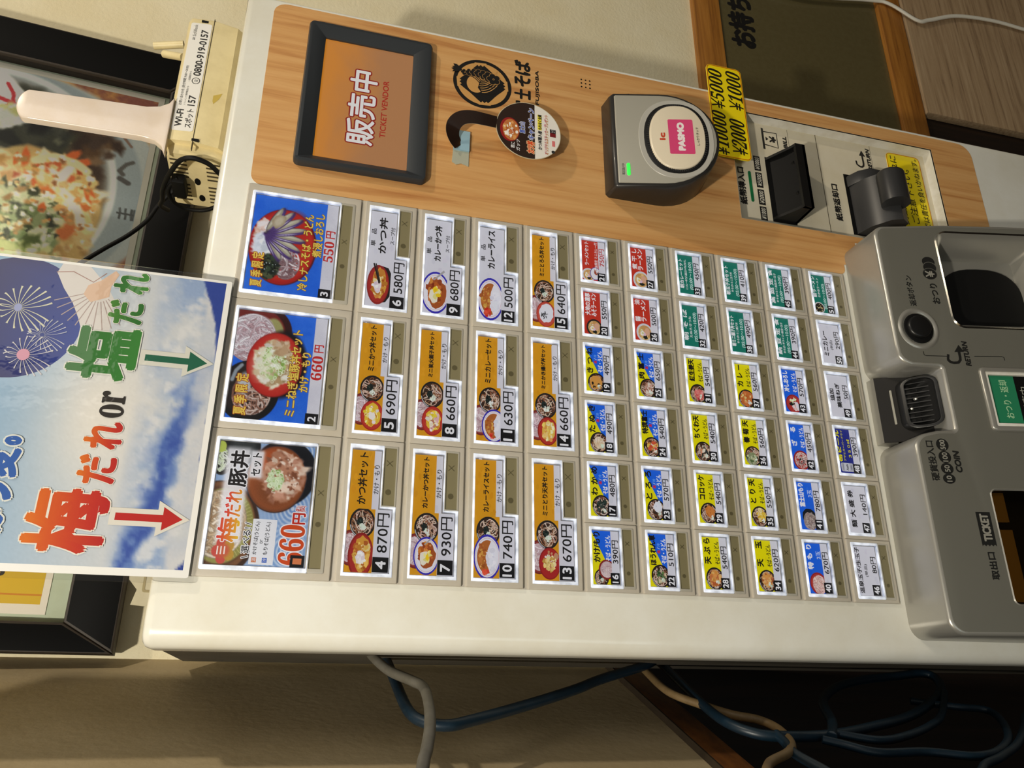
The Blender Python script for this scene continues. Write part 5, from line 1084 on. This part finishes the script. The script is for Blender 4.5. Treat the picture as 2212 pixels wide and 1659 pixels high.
b = MB(); b.box(372.5, 375, 52, 58, -14, -12.6); b.box(506.5, 509, 62, 68, -16, -13.4); b.build('catch', M['matblack'], ro_, RO, 0)
pd = [(354, 77), (361, 80.5), (366, 87), (367.5, 98), (367.2, 184)] + [(382 + 15.4 * math.cos(math.radians(a)), 186 + 10 * math.sin(math.radians(a))) for a in range(165, 10, -12)] + [(397, 180), (399.5, 98), (402, 88), (407, 81), (414, 77.5)]
b = MB(); b.prism(pd, -18, -11, back=True, r=1.4, steps=3); b.build('paddle_antenna', M['paddle'], ro_, RO, 50)
for a0, a1 in (((574, 104, -122), (570, 134, -128)), ((548, 100, -112), (560, 122, -126))):
    b = MB(); b.tube([a0, tuple(Vector(a0).lerp(Vector(a1), 0.8)), a1], 4.0, 12); b.build('stub_antenna', M['cream'], ro_, RO, 60)
SF = lambda u, v, h: F0(u, v, -13.0 - max(0.0, (v - 57)) * 0.1 + h)
b = MB(SF); b.prism(rr(382, 58.2, 505, 76.5, 2, 3), 0.0, 0.3); b.build('sticker', mat('sticker_white', (232, 230, 224), 0.4), ro_, RO)
t = Print(); t.text('Wi-Fi', 386, 405, 68.5, 74.4, K, 0.6, res=4); t.text('スポット', 385.5, 406, 60.2, 66.4, K, 0.3); t.text('157', 409.5, 421, 60.4, 66.8, K, 0.5, res=4); t.text('お問い合わせ先 (受付時間 9:00〜20:00)', 409.5, 454, 71.2, 74.2, K, 0.05); t.text('0800-919-0157', 443.5, 497.5, 60.2, 66.8, K, 0.5, res=4); t.text('SoftBank', 489, 503, 70.6, 73.6, (120, 118, 112), 0.05); t.text('=', 484.5, 487.5, 71.2, 73.0, (90, 90, 90), 0.2); t.text('ソフトバンク携帯電話から', 409.5, 431, 68.2, 70.0, (60, 60, 60)); t.text('一般電話から', 436, 448, 68.2, 70.0, (60, 60, 60))
t.build('lettering', M['p_ink'], ro_, SF, 0.36, RO)
b = MB(); b.prism([(433, 66), (436.5, 66), (436.5, 60), (433, 60)], 0, 0.01)
p = Print(2); p.line(el(437.8, 63.4, 3.4, 3.2, 22) + [(441.2, 63.4)], 0.7, K); p.text('☎', 435.9, 439.7, 61.9, 64.9, K); p.build('phone_mark', M['p_ink'], ro_, SF, 0.34, RO)
p = Print(8); p.poly([(417, 46), (424, 42), (431, 40), (426, 47), (420, 47)], (214, 186, 90)); p.build('glue_stain', M['p_ink'], ro_, lambda u, v, h: F0(u, v, -17.0 + (v - 36) * 0.19 + h), 0.15, RO)
def fnw(x, y, z): return (x / 1000.0, y / 1000.0, ZT + z / 1000.0)
cable('router_lead', [(356, 40, 29), (353, 24, 35), (352, 13, 42), (352, 9, 54), (352, 15, 64), (352, 30, 72), (352, 47, 79), (352, 64, 84), (354, 84, 87), (360, 104, 92), (372, 130, 90)], 2.2, M['matblack'], 'black lead arching over the vented end of the yellowed router', fn=fnw)
cable('router_lead', [(356, 48, 70), (352, 58, 78), (350, 68, 79), (350, 81, 75), (351, 89, 66), (352, 90, 53), (353, 84, 42), (357, 76, 31)], 2.0, M['matblack'], 'small lower black lead loop under the router end', fn=fnw)
cable('poster_lead', [(420, 168, 96), (406, 178, 110), (388, 182, 119), (369, 184, 134), (350, 184, 153), (332, 184, 170), (310, 184, 190)], 2.2, M['matblack'], 'thin black lead running up across the framed food poster', fn=fnw)
b = MB(); b.prism(rr(351, 64, 361, 76, 1.5, 2), -72, -48, back=True, r=1.5, steps=2); b.build('plug', M['matblack'], ro_, RO)
c = thing('paper_tag', 'small creased paper tag hanging behind the lower left poster corner', 'paper', F0(2, 50, -120)); co = tuple(c.location)
b = MB(); g0 = [(-8, 60), (-9, 50), (-4, 28), (34, 28), (34, 66), (12, 64), (4, 57)]; b.prism(g0, -120, -119.5, back=True); b.build('sheet', M['paper'], c, co)
b = MB(); b.prism(rr(2, 29, 22, 53, 2, 2), -119.5, -119.2, holes=[rr(4, 31, 20, 51, 1, 2)]); b.build('stain', mat('tag_stain', (166, 152, 112), 0.7), c, co)

# ================================================================ framed posters on the back wall
FR = thing('picture_frame', 'large black picture frame leaning forward on the back wall', 'picture frame', (0.32, 0.252, ZT + 0.088)); FO = tuple(FR.location)
th = math.radians(5.0)
def PFn(u, v, h):   # frame-local: v measured up the leaning face from its foot, h out of it
    y = -240.0 - h * 0.0; yy = 240.0 - v * math.sin(th) - h * math.cos(th); zz = 88.0 + v * math.cos(th) - h * math.sin(th); return (u / 1000.0, yy / 1000.0, ZT + zz / 1000.0)
FH = 560.0
def rail(name, pts, uv):
    b = MB(PFn); b.prism(pts, -26, 0, back=True, r=2.5, steps=2, mside=1); b.build(name, [M['frame'], M['framebrown']], FR, FO, 40)
rail('bottom_rail', [(-40, 0), (655, 0), (602, 46), (-13, 46)], 0); rail('left_rail', [(-40, 0), (-13, 46), (-13, FH - 46), (-40, FH)], 0)
rail('right_rail', [(655, 0), (655, FH), (602, FH - 46), (602, 46)], 0); rail('top_rail', [(-40, FH), (-13, FH - 46), (602, FH - 46), (655, FH)], 0)
b = MB(PFn); b.box(-12, 626, 36, FH - 36, -24, -14); b.build('mat_board', M['mint'], FR, FO)
b = MB(PFn); b.cap(rr(-14, 44, 604, FH - 44), [], -4.0); b.build('glass', M['glass'], FR, FO)
c = thing('food_poster', 'soba bowl with vegetable tempura poster inside the black frame', 'poster', PFn(470, 46, -13)); co = tuple(c.location)
b = MB(PFn); b.prism(rr(300, 52, 599, 500, 0), -14, -12.6, back=True); b.build('sheet', mat('poster_sheet', (230, 226, 208), 0.6), c, co)
R = Raster(306, 58.5, 592, 492, 1.25, 77, (178, 124, 66))
n1 = R.noise(40, 4); n2 = R.noise(8, 3); R.mix(np.clip(0.5 + 2 * n1, 0, 1), (206, 160, 96)); R.mix(np.clip(-0.2 - 3.2 * n1 + n2, 0, 1), (132, 76, 62))
BX, BY = 446, 214
R.brush(BX + 6, BY - 30, 140, 150, (176, 184, 180), 0.04); R.brush(BX + 2, BY - 18, 146, 140, (150, 162, 164), 0.03)
R.brush(BX, BY, 147, 132, (206, 212, 206), 0.02); R.brush(BX, BY, 138, 123, (160, 170, 170), 0.03); R.brush(BX - 2, BY - 2, 134, 119, (112, 106, 92), 0.10); R.brush(BX - 6, BY - 6, 124, 112, (64, 48, 34), 0.10)
R.bits(520, 130, 50, 40, [(86, 62, 40), (110, 84, 54), (60, 42, 28)], 40, 5, 14, 0.9)
for k_ in range(26):
    a0 = -1.0 + 0.07 * k_ + R.rg.normal(0, 0.05); r0 = 96 + R.rg.normal(0, 9); c_ = R.rg.normal(0, 14)
    R.stroke([(BX + r0 * math.cos(a0 + 0.10 * q), BY - 2 + r0 * 0.92 * math.sin(a0 + 0.10 * q) - 2) for q in range(6)], 4.4, (176 + c_, 152 + c_, 112 + c_), 0.7)
R.bits(520, 178, 44, 26, [(44, 46, 38), (56, 58, 44), (34, 36, 30), (74, 76, 54)], 60, 8, 18, 0.5)
KX, KY = 404, 168
R.brush(KX, KY, 92, 76, (190, 160, 98), 0.06, 0, 0.03)
R.bits(KX, KY, 84, 70, [(214, 188, 128), (196, 164, 98), (228, 212, 164), (176, 134, 74)], 260, 4, 11, 0.6)
R.bits(KX + 34, KY - 26, 50, 40, [(204, 112, 52), (226, 190, 122), (236, 224, 186), (186, 140, 78), (196, 96, 50), (214, 170, 100)], 220, 2.5, 8, 0.5)
R.bits(KX - 6, KY + 8, 48, 46, [(74, 84, 50), (116, 134, 84), (150, 164, 116), (52, 58, 38), (186, 192, 150), (206, 206, 168)], 300, 2.5, 8, 0.5)
R.bits(KX - 64, KY + 8, 40, 60, [(150, 166, 92), (198, 204, 140), (176, 188, 116), (96, 112, 56), (214, 214, 160)], 150, 4, 10, 0.6)
for x, y, w_, h_, q in ((480, 178, 12, 4, 0.1), (476, 186, 8, 3, 0), (492, 134, 12, 5, -0.6), (486, 122, 9, 5, -0.9), (446, 108, 10, 5, 0.4), (420, 150, 6, 4, 0)): R.brush(x, y, w_, h_, (208, 98, 38), 0.5, q, 0.06)
R.stroke([(450, 142), (436, 124), (424, 116), (404, 108)], 10, (226, 222, 200), 0.7); R.stroke([(452, 142), (470, 136), (480, 130)], 11, (234, 230, 212), 0.7); R.stroke([(478, 168), (488, 150), (484, 128), (474, 112)], 9, (228, 216, 164), 0.8)
R.bits(KX, KY, 88, 72, [(246, 238, 214), (216, 190, 130), (170, 130, 74), (238, 226, 184)], 150, 1.4, 4.0, 1.0)
R.bits(KX + 30, KY - 30, 60, 40, [(250, 244, 224), (226, 150, 80), (150, 100, 60)], 50, 1.2, 3.0, 1.0)
R.brush(546, 232, 34, 44, (208, 212, 206), 0.06); R.brush(560, 240, 30, 40, (222, 222, 214), 0.1)
R.stroke([(572, 214), (560, 206), (548, 204), (538, 212)], 4, (190, 44, 52), 0.4); R.stroke([(556, 240), (550, 216), (546, 200)], 5, (190, 44, 52), 0.4); R.bits(528, 206, 12, 14, [(206, 210, 200), (190, 190, 120), (226, 226, 220)], 26, 3, 7, 0.6)
R.stroke([(500, 72), (496, 78), (486, 84), (480, 78)], 5, (84, 82, 76), 0.5); R.stroke([(476, 82), (470, 70)], 6, (76, 74, 70), 0.5); R.stroke([(538, 92), (520, 76)], 3, (126, 100, 82), 0.6); R.stroke([(530, 108), (544, 86)], 4, (120, 92, 74), 0.6)
for y in (62, 68, 74): R.stroke([(424, y), (438, y + 1)], 2.4, (70, 72, 70), 0.5)
R.stroke([(431, 60), (431, 78)], 2.4, (70, 72, 70), 0.5); R.stroke([(424, 60), (438, 60)], 2.2, (70, 72, 70), 0.5)
R.I = R.I * 1.2 + 8
R.build('picture', M['p_paper'], c, PFn, -12.5, co, 2.5)
c = thing('yellow_notice', 'yellow notice sheet at the left inside the black frame', 'notice', PFn(40, 66, -13)); co = tuple(c.location)
b = MB(PFn); b.prism(rr(-6, 64, 150, 330, 0), -14, -13.0, back=True); b.build('sheet', mat('notice_sheet', (236, 228, 212), 0.6), c, co)
p = Print(21); p.rect(3, 70, 146, 322, (216, 178, 36)); p.rect(10.6, 70, 12.2, 322, (206, 130, 30))
for u, v, s_ in ((40, 80, 1.0), (36, 88, 0.8)): p.noodles(u, v, 7, 6, [(110, 100, 60)], 9, 0.8)
p.build('print', M['p_paper'], c, PFn, -12.9, co); t = Print(); t.text('し', 27, 36, 104, 126, (40, 30, 20), 1.6); t.text('夏', 32, 44, 74, 92, (96, 88, 60), 0.6); t.build('lettering', M['p_ink'], c, PFn, -12.8, co)
